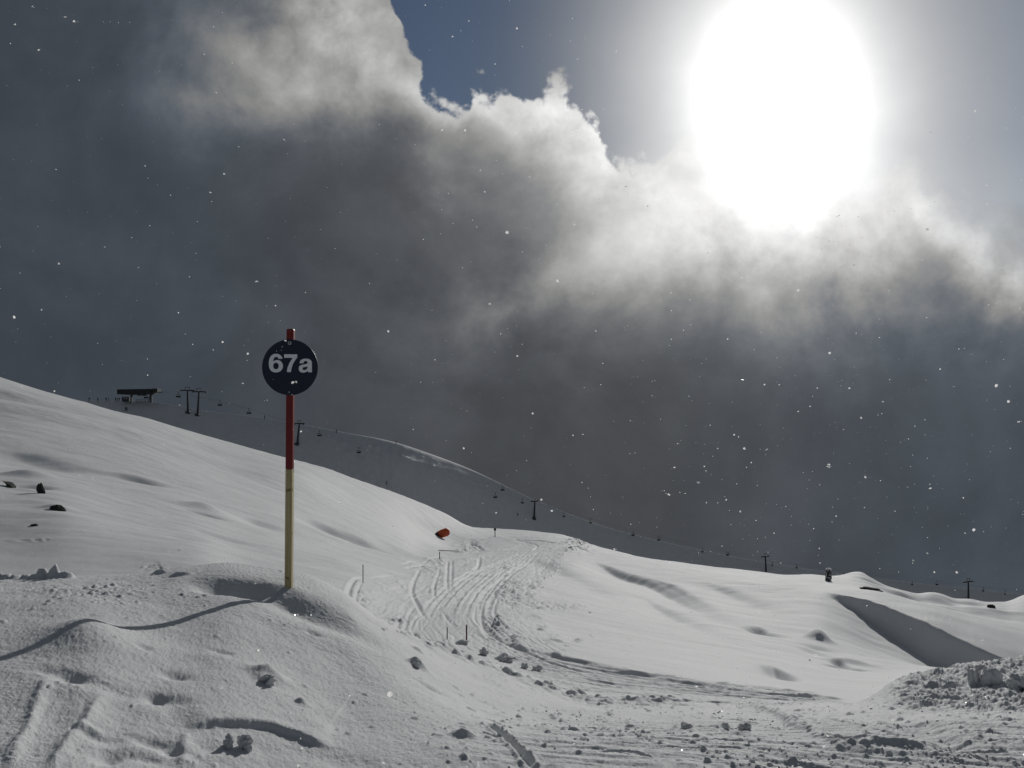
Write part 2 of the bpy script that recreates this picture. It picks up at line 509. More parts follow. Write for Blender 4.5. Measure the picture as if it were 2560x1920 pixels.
groove([(1480, 1850), (1600, 1860), (1750, 1872), (1900, 1868)], .02, .02, wob=.03)
groove([(1700, 1855), (1780, 1850), (1900, 1858)], .015, .02, wob=.02)
groove([(2290, 1800), (2360, 1840), (2440, 1880)], .09, .03, wob=.04)
groove([(2200, 1780), (2330, 1830), (2400, 1900)], .1, .025, wob=.04)
for i in range(26):
    x0 = random.uniform(1050, 2500)
    y0 = random.uniform(1785, 1900)
    ln = random.uniform(60, 200)
    groove([(x0, y0), (x0 + ln * .5, y0 + random.uniform(0, 14)), (x0 + ln, y0 + random.uniform(4, 34))], random.uniform(.008, .02), random.uniform(.012, .028), .006, wob=.02)

# ---- middle ground
MID = region(seg_start[3] + 5, seg_start[13])
mx, my = X[MID], Y[MID]
mpx = CX + F * mx / np.maximum(my, 0.3)
mb = BASE[MID]
mpy = HY - F * (mb - EYE) / np.maximum(my, 0.3)
grow = sstep(9, 30, my)
h = grow * (0.16 * fbm(mx * .06, my * .045, 2, 31) + 0.085 * fbm(mx * .16 + my * .06, my * .23, 3, 32) + 0.035 * fbm(mx * .5 + my * .3, my * 1.1, 2, 33))
h += 0.006 * fbm(mx * 2.5, my * 2.5, 3, 34)
# wind-drawn ribs running down the flank
h += grow * 0.022 * (1 - np.abs(fbm((mx * .9 - my * .35) * .05, (mx * .35 + my * .9) * .28, 3, 35)) * 2)
t = dH[MID]
t += h
# the groomed and ski-cut way
cl_px = [(1215, 1329), (1290, 1338), (1368, 1350), (1372, 1362), (1310, 1385), (1240, 1425), (1180, 1470), (1142, 1520), (1140, 1568), (1185, 1622), (1290, 1657), (1450, 1692),
         (1600, 1714), (1800, 1736), (2000, 1749), (2150, 1757), (2400, 1775)]
cl = dense([g2(*p) for p in cl_px], 10)
sub = (mpx > 850) & (mpx < 2560) & (my < 160)
sx, sy = mx[sub], my[sub]
dd, side, arc, tot = polydist(sx, sy, cl)
w = dd * side
alen = np.concatenate([[0], np.cumsum(np.linalg.norm(np.diff(cl, axis=0), axis=1))])
# half-width along the way (metres)
marks = [(0, 3.2), (3, 4.2), (5, 3.2), (6, 2.5), (8, 2.1), (9, 1.6), (10, 1.15), (12, 0.95), (16, 0.8)]
hwid = np.interp(arc, [alen[min(i * 10, len(alen) - 1)] for i, _ in marks], [v for _, v in marks])
edge_n = 0.16 * fbm(sx * 1.4, sy * 1.4, 3, 41)
q = dd / hwid + edge_n
inside = sstep(1.12, 0.82, q)
wn = w / hwid
warp = 0.35 * fbm(arc * .16, wn * 1.0, 2, 42)
sc1 = np.clip(my[sub] / 22, 0.35, 2.4)
near_ = 1 - sstep(15, 30, my[sub])


def streaks(k):
    """grooves along the way at one spacing (k per metre)"""
    a_ = fbm((w + warp) * k, arc * .12, 3, 43, .6)
    g_ = -np.exp(-(np.abs(perlin((w + warp * 1.5) * k * .55, arc * .09, 46)) / 0.04) ** 2) - np.exp(-(np.abs(perlin((w - warp * 1.8) * k * .5, arc * .11, 47)) / 0.04) ** 2)
    return .55 * a_ + .6 * g_


v = inside * near_ * (0.021 * streaks(9.0) + .008 * fbm(sx * 9, sy * 9, 3, 50, .6) - .006)
v += inside * (1 - near_) * (0.045 * streaks(2.4) + .035 * fbm(sx * 2.2, sy * 2.2, 4, 51, .65) - .02)
rim = np.exp(-((q - 1.0) / 0.13) ** 2)
v += rim * sc1 * (0.012 + 0.05 * np.maximum(fbm(sx * 2.2, sy * 2.2, 3, 45), 0) + 0.45 * lumps(sx, sy, 0.4, 7, 0.5 * rim, 0.12, 0.4))
tt = t[sub]
tt += v
t[sub] = tt
# cut bank along the far side of the lower way
eb = dense([g2(*p) for p in [(1285, 1585), (1292, 1612), (1330, 1626), (1400, 1645), (1500, 1668), (1600, 1688), (1700, 1704), (1800, 1718), (1900, 1730), (2000, 1740), (2150, 1752)]], 8)
sub = (mpx > 1230) & (mpx < 2300) & (my < 30)
dd, side, arc, tot = polydist(mx[sub], my[sub] + 0.06 * fbm(mx[sub] * 1.2, my[sub] * 1.2, 3, 48), eb)
s = dd * side
ends = sstep(0, 0.08 * tot, arc) * sstep(tot, 0.93 * tot, arc)
tt = t[sub]
tt += ends * 0.085 * (.55 + .5 * fbm(mx[sub] * .9, my[sub] * .9, 2, 64)) * sstep(-0.06, 0.05, s) * np.exp(-np.maximum(s, 0) / 1.6)
t[sub] = tt
# single ski tracks
trk = [
    [(830, 1468), (880, 1455), (940, 1446), (1000, 1440)], [(850, 1478), (900, 1462), (950, 1450)],
    [(1050, 1420), (1030, 1470), (1050, 1520), (1080, 1560)], [(1100, 1420), (1085, 1470), (1110, 1530), (1150, 1580)],
    [(1120, 1400), (1118, 1450), (1125, 1500)], [(1130, 1400), (1128, 1450), (1132, 1495)],
    [(1010, 1578), (1025, 1530), (1050, 1500)], [(1030, 1590), (1040, 1545), (1110, 1500), (1200, 1440)],
    [(1140, 1420), (1190, 1420), (1200, 1395)], [(1225, 1480), (1215, 1530), (1260, 1580), (1300, 1610)], [(1245, 1490), (1235, 1530), (1275, 1580)],
    [(1210, 1470), (1200, 1520), (1230, 1565), (1270, 1600)], [(1000, 1412), (1060, 1400), (1120, 1388)], [(1010, 1420), (1070, 1412), (1110, 1410)],
    [(1145, 1352), (1190, 1365), (1210, 1380)], [(1150, 1355), (1180, 1368), (1200, 1382)],
    [(1300, 1350), (1350, 1352), (1390, 1358)], [(1280, 1345), (1340, 1362), (1330, 1380)],
    [(960, 1555), (1000, 1545), (1040, 1535)], [(1250, 1515), (1310, 1520), (1370, 1518)], [(1240, 1500), (1300, 1508), (1350, 1512), (1395, 1522)],
    [(0, 1350), (60, 1352), (130, 1352)], [(370, 1412), (400, 1425), (420, 1432)],
]
for i in range(34):
    off = random.uniform(-70, 70)
    trk.append([(1330 + off * .3, 1376), (1240 + off * .8, 1425), (1180 + off, 1470), (1142 + off * 1.2, 1525), (1142 + off * 1.1, 1570)])
for i in range(44):
    off = random.uniform(-26, 14)
    trk.append([(1200 + random.uniform(-20, 120), 1630 + off * .5), (1450, 1690 + off), (1700, 1722 + off * .8), (1950, 1744 + off * .5), (2120, 1753 + off * .3)])
n_edge = len(trk)
for i in range(14):
    o_ = lambda k=11: random.uniform(-k, k)
    j_ = random.randint(0, 3)
    trk.append([(1340 + o_(), 1385 + o_(4)), (1270 + o_(), 1425 + o_(5)), (1215 + o_(), 1475 + o_(5)), (1195 + o_(), 1530 + o_(5)), (1225 + o_(), 1580 + o_(5)), (1290 + o_(), 1622 + o_(6)),
                (1400 + o_(), 1656 + o_(6)), (1600 + o_(), 1701 + o_(6))][j_:j_ + random.randint(4, 5)])
tg_ = np.zeros_like(t)
tl_ = np.zeros_like(t)
for it_, pts in enumerate(trk):
    poly = dense([g2(*p) for p in pts], 6)
    dm = poly[:, 1].mean()
    wd = (0.020 + 0.0012 * dm) * random.uniform(.7, 1.5)
    x0, y0 = poly.min(0) - 1
    x1, y1 = poly.max(0) + 1
    m = (mx > x0) & (mx < x1) & (my > y0) & (my < y1)
    dd, side, arc, tot = polydist(mx[m], my[m], poly)
    ends = sstep(0, 0.15 * tot, arc) * sstep(tot, 0.85 * tot, arc)
    ga_ = 1.45 if dm > 20 else 1.0
    if it_ >= n_edge:
        ga_ = 2.0
    fx_ = .6 + .4 * perlin(mx[m] * 1.1, my[m] * 1.1, 60)
    tg_[m] = np.minimum(tg_[m], -ends * fx_ * wd * ga_ * np.exp(-(dd / wd) ** 2))
    tl_[m] = np.maximum(tl_[m], ends * fx_ * wd * .22 * ga_ * np.exp(-((dd - 1.8 * wd) / (.7 * wd)) ** 2))
t += tg_ + tl_
# trampled clods beside the way
for (px, py, sxp, syp, amt) in [(1390, 1515, 60, 10, 1.0), (1275, 1480, 36, 40, .9), (1240, 1560, 30, 30, .9), (1340, 1508, 60, 5, .9), (1280, 1600, 30, 20, .8), (1160, 1378, 30, 8, .8), (1065, 1418, 45, 8, .7), (1440, 1362, 40, 20, .9), (1180, 1365, 40, 14, .8), (1090, 1405, 40, 12, .8), (1000, 1550, 40, 8, .8),
                              (1445, 1602, 14, 5, 1), (1480, 1591, 8, 4, 1), (1270, 1420, 25, 20, .5), (385, 1420, 35, 10, .6)]:
    wgt = amt * np.exp(-((mpx - px) / sxp) ** 2 - ((mpy - py) / syp) ** 2)
    m = wgt > 0.05
    sz = float(np.median(my[m])) / 40
    tt = t[m]
    tt += wgt[m] * (0.55 * lumps(mx[m], my[m], 0.7 * sz + .15, 8, wgt[m] * 1.1, 0.1, 0.4) + 0.22 * sz * fbm(mx[m] * 2 / sz, my[m] * 2 / sz, 3, 49))
    t[m] = tt
dH[MID] = t
# soft dips and knolls on the flanks
for p in [(512, 1274, 1.0, 0.8, .32, .1), (508, 1285, .8, .5, -.36, .1), (344, 1196, 1.6, 1.0, .16, 0), (346, 1201, 1.4, .8, -.3, 0),
          (545, 1340, 1.0, .5, -.14, 0), (490, 1352, .8, .5, -.08, 0), 
          
           (2047, 1600, .42, .45, .42, 0), (2050, 1622, .6, .45, -.16, 0), (2125, 1664, .62, .38, .17, -.2), (2120, 1675, .42, .26, -.34, -.2),
          
          (70, 1195, 1.2, .8, .35, 0), (85, 1216, .8, .5, -.25, 0), (140, 1266, .5, .4, .14, 0), (20, 1215, .7, .5, -.1, 0),
          (2150, 1437, 1.6, 1.2, .25, 0), (2175, 1449, 1.2, 1.0, -.3, 0), (2340, 1494, 2.2, 1.6, -.45, 0), (2260, 1485, 1.6, 1.2, -.3, 0), (2420, 1504, 1.6, 1.0, -.25, 0), (2250, 1478, 1.0, .8, .15, 0), (2290, 1496, 1.5, 1.0, -.35, 0),
          (2480, 1530, 2.2, 1.2, .22, 0)]:
    bump(*p)



def mid_dip(pix, wl, wr, depth):
    """wind-cut hollow along pixels: gentle on one side (wl), steeper on the other (wr), metres"""
    poly = dense([g2(*p) for p in pix], 8)
    x0, y0 = poly.min(0) - 3 * max(wl, wr)
    x1, y1 = poly.max(0) + 3 * max(wl, wr)
    t = dH[MID]
    m = (mx > x0) & (mx < x1) & (my > y0) & (my < y1)
    dd, side, arc, tot = polydist(mx[m], my[m], poly)
    ends = sstep(0, 0.25 * tot, arc) * sstep(tot, 0.35 * tot, arc)
    w_ = np.where(side > 0, wr, wl) * (.35 + .85 * arc / tot)
    t[m] += -depth * ends * np.exp(-(dd / w_) ** 2)
    dH[MID] = t


mid_dip([(1480, 1403), (1520, 1422), (1560, 1436), (1640, 1462), (1740, 1520), (1840, 1600)], 3.4, .8, .5)
mid_dip([(1620, 1446), (1680, 1468), (1740, 1500), (1800, 1545)], 1.6, .5, .16)
mid_dip([(1890, 1566), (1915, 1582), (1960, 1592), (2010, 1600)], .8, .3, .28)
mid_dip([(1925, 1664), (1955, 1683), (1990, 1704), (2020, 1712)], .5, .16, .22)
mid_dip([(2085, 1656), (2110, 1668), (2145, 1680), (2180, 1684)], .35, .2, .16)
mid_dip([(1320, 1395), (1400, 1430), (1500, 1485), (1640, 1570)], 3.0, 1.4, .26)
mid_dip([(1740, 1455), (1840, 1490), (1930, 1535), (2020, 1580)], 2.6, 1.2, .26)
mid_dip([(1600, 1480), (1700, 1545), (1800, 1605), (1900, 1655)], 1.8, .8, .2)
mid_dip([(1900, 1450), (1990, 1470), (2080, 1520), (2160, 1590)], 2.0, 1.0, -.14)
mid_dip([(2010, 1620), (2080, 1645), (2150, 1655)], .8, .4, .12)
mid_dip([(740, 1285), (800, 1310), (880, 1340), (960, 1366), (1020, 1378)], 4.5, 1.6, .6)
mid_dip([(600, 1290), (680, 1315), (770, 1345)], 2.5, 1.0, .22)
mid_dip([(0, 1120), (120, 1160), (260, 1190), (400, 1230)], 5, 2.0, .4)

# ---- far hill: wind crust and gullies
FAR = region(seg_start[14], NR)
fx, fy = X[FAR], Y[FAR]
fpx = CX + F * fx / np.maximum(fy, 1)
rough = np.exp(-((fpx - 930) / 110) ** 2)
far_ridge = dR[None, :]
up = sstep(0, 8, far_ridge - fy)
h = (1.0 * fbm(fx * .02, fy * .02, 3, 51) + 0.45 * fbm(fx * .09, fy * .05, 3, 52)) * up
h += up * rough * .7 * fbm(fx * .28, fy * .10, 4, 53)
dH[FAR] += h

RZ = BASE + dH * wb2

# ------------------------------------------------------------------ material helpers
def new_mat(name):
    m = bpy.data.materials.new(name)
    m.use_nodes = True
    nt = m.node_tree
    return m, nt, nt.nodes['Principled BSDF']


def simple(name, col, rough=0.6, metal=0.0, var=0.15, scale=30.0, bump_s=0.1):
    m, nt, b = new_mat(name)
    n = nt.nodes.new('ShaderNodeTexNoise')
    n.inputs['Scale'].default_value = scale
    n.inputs['Detail'].default_value = 4
    tc = nt.nodes.new('ShaderNodeTexCoord')
    nt.links.new(tc.outputs['Object'], n.inputs['Vector'])
    r = nt.nodes.new('ShaderNodeMapRange')
    r.inputs['To Min'].default_value = 1 - var
    r.inputs['To Max'].default_value = 1 + var
    nt.links.new(n.outputs['Fac'], r.inputs['Value'])
    mul = nt.nodes.new('ShaderNodeVectorMath')
    mul.operation = 'SCALE'
    mul.inputs[0].default_value = col[:3]
    nt.links.new(r.outputs['Result'], mul.inputs['Scale'])
    nt.links.new(mul.outputs['Vector'], b.inputs['Base Color'])
    bp = nt.nodes.new('ShaderNodeBump')
    bp.inputs['Strength'].default_value = bump_s
    bp.inputs['Distance'].default_value = 0.01
    nt.links.new(n.outputs['Fac'], bp.inputs['Height'])
    nt.links.new(bp.outputs['Normal'], b.inputs['Normal'])
    b.inputs['Roughness'].default_value = rough
    b.inputs['Metallic'].default_value = metal
    return m


def snow_mat(name, grain=1.0):
    m, nt, b = new_mat(name)
    ln = nt.links.new
    geo = nt.nodes.new('ShaderNodeNewGeometry')

    def noise(scale, detail, rough=0.55):
        n = nt.nodes.new('ShaderNodeTexNoise')
        n.inputs['Scale'].default_value = scale
        n.inputs['Detail'].default_value = detail
        n.inputs['Roughness'].default_value = rough
        ln(geo.outputs['Position'], n.inputs['Vector'])
        return n
    big = noise(0.35, 4)
    cr = nt.nodes.new('ShaderNodeMapRange')
    cr.inputs['From Min'].default_value = 0.3
    cr.inputs['From Max'].default_value = 0.7
    cr.inputs['To Min'].default_value = 0.61
    cr.inputs['To Max'].default_value = 0.67
    ln(big.outputs['Fac'], cr.inputs['Value'])
    cc = nt.nodes.new('ShaderNodeCombineColor')
    ln(cr.outputs['Result'], cc.inputs[0])
    ln(cr.outputs['Result'], cc.inputs[1])
    ln(cr.outputs['Result'], cc.inputs[2])
    tint = nt.nodes.new('ShaderNodeVectorMath')
    tint.operation = 'MULTIPLY'
    tint.inputs[1].default_value = (0.985, 1.0, 1.01)
    ln(cc.outputs['Color'], tint.inputs[0])
    ln(tint.outputs['Vector'], b.inputs['Base Color'])
    b.inputs['Roughness'].default_value = 0.75
    b.inputs['Specular IOR Level'].default_value = 0.18
    n1 = noise(70, 4, 0.7)
    n2 = noise(240, 2, 0.6)
    b1 = nt.nodes.new('ShaderNodeBump')
    b1.inputs['Strength'].default_value = 0.8 * grain
    b1.inputs['Distance'].default_value = 0.008
    ln(n1.outputs['Fac'], b1.inputs['Height'])
    b2 = nt.nodes.new('ShaderNodeBump')
    b2.inputs['Strength'].default_value = 0.5 * grain
    b2.inputs['Distance'].default_value = 0.0025
    ln(n2.outputs['Fac'], b2.inputs['Height'])
    ln(b1.outputs['Normal'], b2.inputs['Normal'])
    ln(b2.outputs['Normal'], b.inputs['Normal'])
    # ice-crystal glints: few cells with their own facing
    vo = nt.nodes.new('ShaderNodeTexVoronoi')
    vo.inputs['Scale'].default_value = 260
    ln(geo.outputs['Position'], vo.inputs['Vector'])
    sub = nt.nodes.new('ShaderNodeVectorMath')
    sub.operation = 'SUBTRACT'
    sub.inputs[1].default_value = (.5, .5, .5)
    ln(vo.outputs['Color'], sub.inputs[0])
    scl = nt.nodes.new('ShaderNodeVectorMath')
    scl.operation = 'SCALE'
    scl.inputs['Scale'].default_value = 1.6
    ln(sub.outputs['Vector'], scl.inputs[0])
    add = nt.nodes.new('ShaderNodeVectorMath')
    add.operation = 'ADD'
    ln(scl.outputs['Vector'], add.inputs[0])
    ln(geo.outputs['Normal'], add.inputs[1])
    nrm = nt.nodes.new('ShaderNodeVectorMath')
    nrm.operation = 'NORMALIZE'
    ln(add.outputs['Vector'], nrm.inputs[0])
    gl = nt.nodes.new('ShaderNodeBsdfGlossy')
    gl.inputs['Roughness'].default_value = 0.12
    ln(nrm.outputs['Vector'], gl.inputs['Normal'])
    core = nt.nodes.new('ShaderNodeMath')
    core.operation = 'LESS_THAN'
    core.inputs[1].default_value = 0.28
    ln(vo.outputs['Distance'], core.inputs[0])
    pick = nt.nodes.new('ShaderNodeSeparateColor')
    ln(vo.outputs['Color'], pick.inputs['Color'])
    few = nt.nodes.new('ShaderNodeMath')
    few.operation = 'LESS_THAN'
    few.inputs[1].default_value = 0.32
    ln(pick.outputs[2], few.inputs[0])
    mm = nt.nodes.new('ShaderNodeMath')
    mm.operation = 'MULTIPLY'
    ln(core.outputs['Value'], mm.inputs[0])
    ln(few.outputs['Value'], mm.inputs[1])
    m2 = nt.nodes.new('ShaderNodeMath')
    m2.operation = 'MULTIPLY'
    m2.inputs[1].default_value = 0.10
    ln(mm.outputs['Value'], m2.inputs[0])
    mix = nt.nodes.new('ShaderNodeMixShader')
    ln(m2.outputs['Value'], mix.inputs['Fac'])
    ln(b.outputs['BSDF'], mix.inputs[1])
    ln(gl.outputs['BSDF'], mix.inputs[2])
    out = nt.nodes['Material Output']
    ln(mix.outputs['Shader'], out.inputs['Surface'])
    return m


M_SNOW = snow_mat('snow')
M_BLOCK = simple('packed_snow', (.64, .65, .66), .8, 0, .04, 25, .6)
M_RED = simple('red_paint', (.17, .005, .005), .45, 0, .18, 14, .1)
M_NAVY = simple('navy_sheet', (.006, .012, .035), .4, 0, .1, 8, .02)
M_WHITE = simple('white_film', (.86, .9, .93), .5, 0, .04, 8, .0)
M_STEEL = simple('steel', (.55, .56, .58), .35, .9, .1, 60, .1)
M_DARK = simple('dark_steel', (.030, .036, .044), .6, .2, .15, 1, .05)
M_DARK2 = simple('dark_cladding', (.012, .016, .018), .7, 0, .25, .6, .05)
M_CONC = simple('concrete', (.10, .10, .105), .9, 0, .2, .8, .1)
M_ROCK = simple('rock', (.028, .026, .023), .9, 0, .5, 6, .8)
M_ORANGE = simple('orange_shell', (.50, .075, .016), .5, 0, .35, 5, .2)
M_TARP_BOW = simple('dark_tarp_and_bow', (.05, .022, .016), .8, 0, .2, 4, .2)
M_CLOTH = simple('dark_clothing', (.016, .018, .024), .9, 0, .2, 4, .1)
M_BROWN = simple('dark_red_paint', (.085, .014, .012), .6, 0, .2, 20, .1)
M_STAKE = simple('dark_stake', (.035, .032, .03), .7, 0, .2, 20, .1)
M_PLAST = simple('snow_plastered_wood', (.02, .022, .02), .8, 0, .2, 2, .3)
_nt = M_PLAST.node_tree
_b = _nt.nodes['Principled BSDF']
_n = _nt.nodes.new('ShaderNodeTexNoise')
_n.inputs['Scale'].default_value = 7
_n.inputs['Detail'].default_value = 5
_r = _nt.nodes.new('ShaderNodeValToRGB')
_r.color_ramp.elements[0].position = .54
_r.color_ramp.elements[0].color = (.02, .022, .02, 1)
_r.color_ramp.elements[1].position = .60
_r.color_ramp.elements[1].color = (.6, .61, .62, 1)
_tc = _nt.nodes.new('ShaderNodeTexCoord')
_nt.links.new(_tc.outputs['Object'], _n.inputs['Vector'])
_nt.links.new(_n.outputs['Fac'], _r.inputs['Fac'])
_nt.links.new(_r.outputs['Color'], _b.inputs['Base Color'])
M_GLASS = simple('window_glass', (.16, .15, .16), .3, 0, .1, 1, 0)


def wood_mat():
    m, nt, b = new_mat('weathered_wood')
    ln = nt.links.new
    tc = nt.nodes.new('ShaderNodeTexCoord')
    mp = nt.nodes.new('ShaderNodeMapping')
    mp.inputs['Scale'].default_value = (60, 60, 2.5)
    ln(tc.outputs['Object'], mp.inputs['Vector'])
    n = nt.nodes.new('ShaderNodeTexNoise')
    n.inputs['Scale'].default_value = 1
    n.inputs['Detail'].default_value = 5
    ln(mp.outputs['Vector'], n.inputs['Vector'])
    r = nt.nodes.new('ShaderNodeValToRGB')
    r.color_ramp.elements[0].position = .3
    r.color_ramp.elements[0].color = (.37, .30, .15, 1)
    r.color_ramp.elements[1].position = .7
    r.color_ramp.elements[1].color = (.53, .45, .25, 1)
    ln(n.outputs['Fac'], r.inputs['Fac'])
    # knots and dirt
    n2 = nt.nodes.new('ShaderNodeTexNoise')
    n2.inputs['Scale'].default_value = 17
    n2.inputs['Detail'].default_value = 3
    ln(tc.outputs['Object'], n2.inputs['Vector'])
    r2 = nt.nodes.new('ShaderNodeValToRGB')
    r2.color_ramp.elements[0].position = .30
    r2.color_ramp.elements[0].color = (.25, .2, .12, 1)
    r2.color_ramp.elements[1].position = .38
    r2.color_ramp.elements[1].color = (1, 1, 1, 1)
    ln(n2.outputs['Fac'], r2.inputs['Fac'])
    mx_ = nt.nodes.new('ShaderNodeMix')
    mx_.data_type = 'RGBA'
    mx_.blend_type = 'MULTIPLY'
    mx_.inputs['Factor'].default_value = .8
    ln(r.outputs['Color'], mx_.inputs['A'])
    ln(r2.outputs['Color'], mx_.inputs['B'])
    ln(mx_.outputs['Result'], b.inputs['Base Color'])
    b.inputs['Roughness'].default_value = .8
    bp = nt.nodes.new('ShaderNodeBump')
    bp.inputs['Strength'].default_value = .4
    bp.inputs['Distance'].default_value = .003
    ln(n.outputs['Fac'], bp.inputs['Height'])
    ln(bp.outputs['Normal'], b.inputs['Normal'])
    return m


M_WOOD = wood_mat()


def flake_mat():
    m = bpy.data.materials.new('snowflake')
    m.use_nodes = True
    nt = m.node_tree
    nt.nodes.clear()
    out = nt.nodes.new('ShaderNodeOutputMaterial')
    a = nt.nodes.new('ShaderNodeBsdfTranslucent')
    a.inputs['Color'].default_value = (.95, .95, .95, 1)
    mx_ = nt.nodes.new('ShaderNodeMixShader')
    mx_.inputs['Fac'].default_value = .35
    nt.links.new(a.outputs[0], mx_.inputs[1])
    b = nt.nodes.new('ShaderNodeBsdfGlossy')
    b.inputs['Roughness'].default_value = .45
    nt.links.new(b.outputs[0], mx_.inputs[2])
    nt.links.new(mx_.outputs[0], out.inputs['Surface'])
    return m


M_FLAKE = flake_mat()

# ------------------------------------------------------------------ object helpers
def tag(o, label=None, cat=None, group=None, kind=None):
    if label:
        o['label'] = label
    if cat:
        o['category'] = cat
    if group:
        o['group'] = group
    if kind:
        o['kind'] = kind
    return o


def empty(name, loc, rz=0.0, label=None, cat=None, group=None):
    o = bpy.data.objects.new(name, None)
    o.empty_display_size = 0.2
    o.location = loc
    o.rotation_euler = (0, 0, rz)
    COL.objects.link(o)
    return tag(o, label, cat, group)


def obj(name, bm, mat, parent=None, smooth=False):
    me = bpy.data.meshes.new(name)
    bmesh.ops.recalc_face_normals(bm, faces=bm.faces[:])
    bm.to_mesh(me)
    bm.free()
    if mat:
        me.materials.append(mat)
    if smooth:
        me.polygons.foreach_set('use_smooth', [True] * len(me.polygons))
    o = bpy.data.objects.new(name, me)
    COL.objects.link(o)
    if parent:
        o.parent = parent
    return o


def children(o):
    return [c for c in COL.objects if c.parent == o]


def copy_tree(o, parent=None):
    kids = children(o)
    c = o.copy()
    COL.objects.link(c)
    c.parent = parent
    for k in kids:
        copy_tree(k, c)
    return c


def box(bm, c, s, rot=None, bev=0.0):
    r = bmesh.ops.create_cube(bm, size=1.0)
    vs = r['verts']
    mat = Matrix.Translation(Vector(c)) @ (rot.to_4x4() if rot else Matrix.Identity(4)) @ Matrix.Diagonal((s[0], s[1], s[2], 1))
    bmesh.ops.transform(bm, matrix=mat, verts=vs)
    if bev:
        es = list({e for v in vs for e in v.link_edges})
        bmesh.ops.bevel(bm, geom=es, offset=bev, segments=2, affect='EDGES', profile=.5)


def tube(bm, a, b, r0, r1=None, seg=10, cap=True):
    a, b = Vector(a), Vector(b)
    r1 = r0 if r1 is None else r1
    q = (b - a).to_track_quat('Z', 'Y').to_matrix().to_4x4()
    r = bmesh.ops.create_cone(bm, cap_ends=cap, segments=seg, radius1=r0, radius2=r1, depth=(b - a).length)
    bmesh.ops.transform(bm, matrix=Matrix.Translation((a + b) / 2) @ q, verts=r['verts'])


# ------------------------------------------------------------------ the ground sheet
verts = np.stack([PX, PY, RZ], -1).reshape(-1, 3).astype(np.float32)
ii, jj = np.meshgrid(np.arange(NR - 1), np.arange(NC), indexing='ij')
j2 = (jj + 1) % NC
quads = np.stack([ii * NC + jj, ii * NC + j2, (ii + 1) * NC + j2, (ii + 1) * NC + jj], -1).reshape(-1, 4)
me = bpy.data.meshes.new('snow_ground')
me.vertices.add(len(verts) + 1)
allv = np.vstack([verts, [[0, 0, float(RZ[0].mean())]]]).astype(np.float32)
me.vertices.foreach_set('co', allv.ravel())
tri = np.stack([np.full(NC, len(verts)), (np.arange(NC) + 1) % NC, np.arange(NC)], -1)
nl = len(quads) * 4 + len(tri) * 3
me.loops.add(nl)
me.loops.foreach_set('vertex_index', np.concatenate([quads.ravel(), tri.ravel()]).astype(np.int32))
me.polygons.add(len(quads) + len(tri))
me.polygons.foreach_set('loop_start', np.concatenate([np.arange(len(quads)) * 4, len(quads) * 4 + np.arange(len(tri)) * 3]).astype(np.int32))
me.polygons.foreach_set('use_smooth', np.ones(len(quads) + len(tri), bool))
me.update(calc_edges=True)
me.validate()
# face up
if me.polygons[len(me.polygons) // 3].normal.z < 0:
    me.flip_normals()
me.materials.append(M_SNOW)
ground = bpy.data.objects.new('snow_ground', me)
COL.objects.link(ground)
tag(ground, 'snow covered mountain ground with ski tracks, hollows and drifts', kind='structure')

# ------------------------------------------------------------------ piste sign 67a
pb = pix_ground(722, 1467)
dS_ = pb.y
sign = empty('piste_marker', pb, 0, 'tall red and bare wood pole with round navy 67a sign, standing on the snow mound', 'piste sign')
sign.rotation_euler = (0, math.radians(0.45), 0)
mpp = dS_ / F                        # metres per photograph pixel at the pole
zt = EYE - (823 - HY) * mpp - pb.z   # pole top above its foot
zr = EYE - (1173 - HY) * mpp - pb.z  # colour change
zc = EYE - (919 - HY) * mpp - pb.z   # disc centre
W = 17.2 * mpp
R_ = 69.5 * mpp
bm = bmesh.new()
box(bm, (0, 0, (zr - 0.5) / 2), (W, W, zr + 0.5), None, .004)
obj('wooden_pole', bm, M_WOOD, sign)
bm = bmesh.new()
box(bm, (0, 0, (zr + zt) / 2), (W + .0015, W + .0015, zt - zr), None, .008)
obj('red_pole_section', bm, M_RED, sign)
bm = bmesh.new()
r = bmesh.ops.create_cone(bm, cap_ends=True, segments=96, radius1=R_, radius2=R_, depth=.004)
bmesh.ops.transform(bm, matrix=Matrix.Translation((1.5 * mpp, -W / 2 - .0035, zc)) @ Matrix.Rotation(math.pi / 2, 4, 'X'), verts=r['verts'])
disc = obj('sign_disc', bm, M_NAVY, sign)
# lettering: outlines of a heavy grotesque face, traced as curves
def bez(start, segs):
    out = [start]
    cur = start
    for sg in segs:
        if len(sg) == 2:
            out.append(sg)
            cur = sg
        else:
            p0, p1, p2, p3 = cur, sg[0:2], sg[2:4], sg[4:6]
            for k in range(1, 11):
                t = k / 10
                out.append(tuple((1 - t) ** 3 * a + 3 * t * (1 - t) ** 2 * b + 3 * t * t * (1 - t) * c + t ** 3 * d for a, b, c, d in zip(p0, p1, p2, p3)))
            cur = p3
    return out


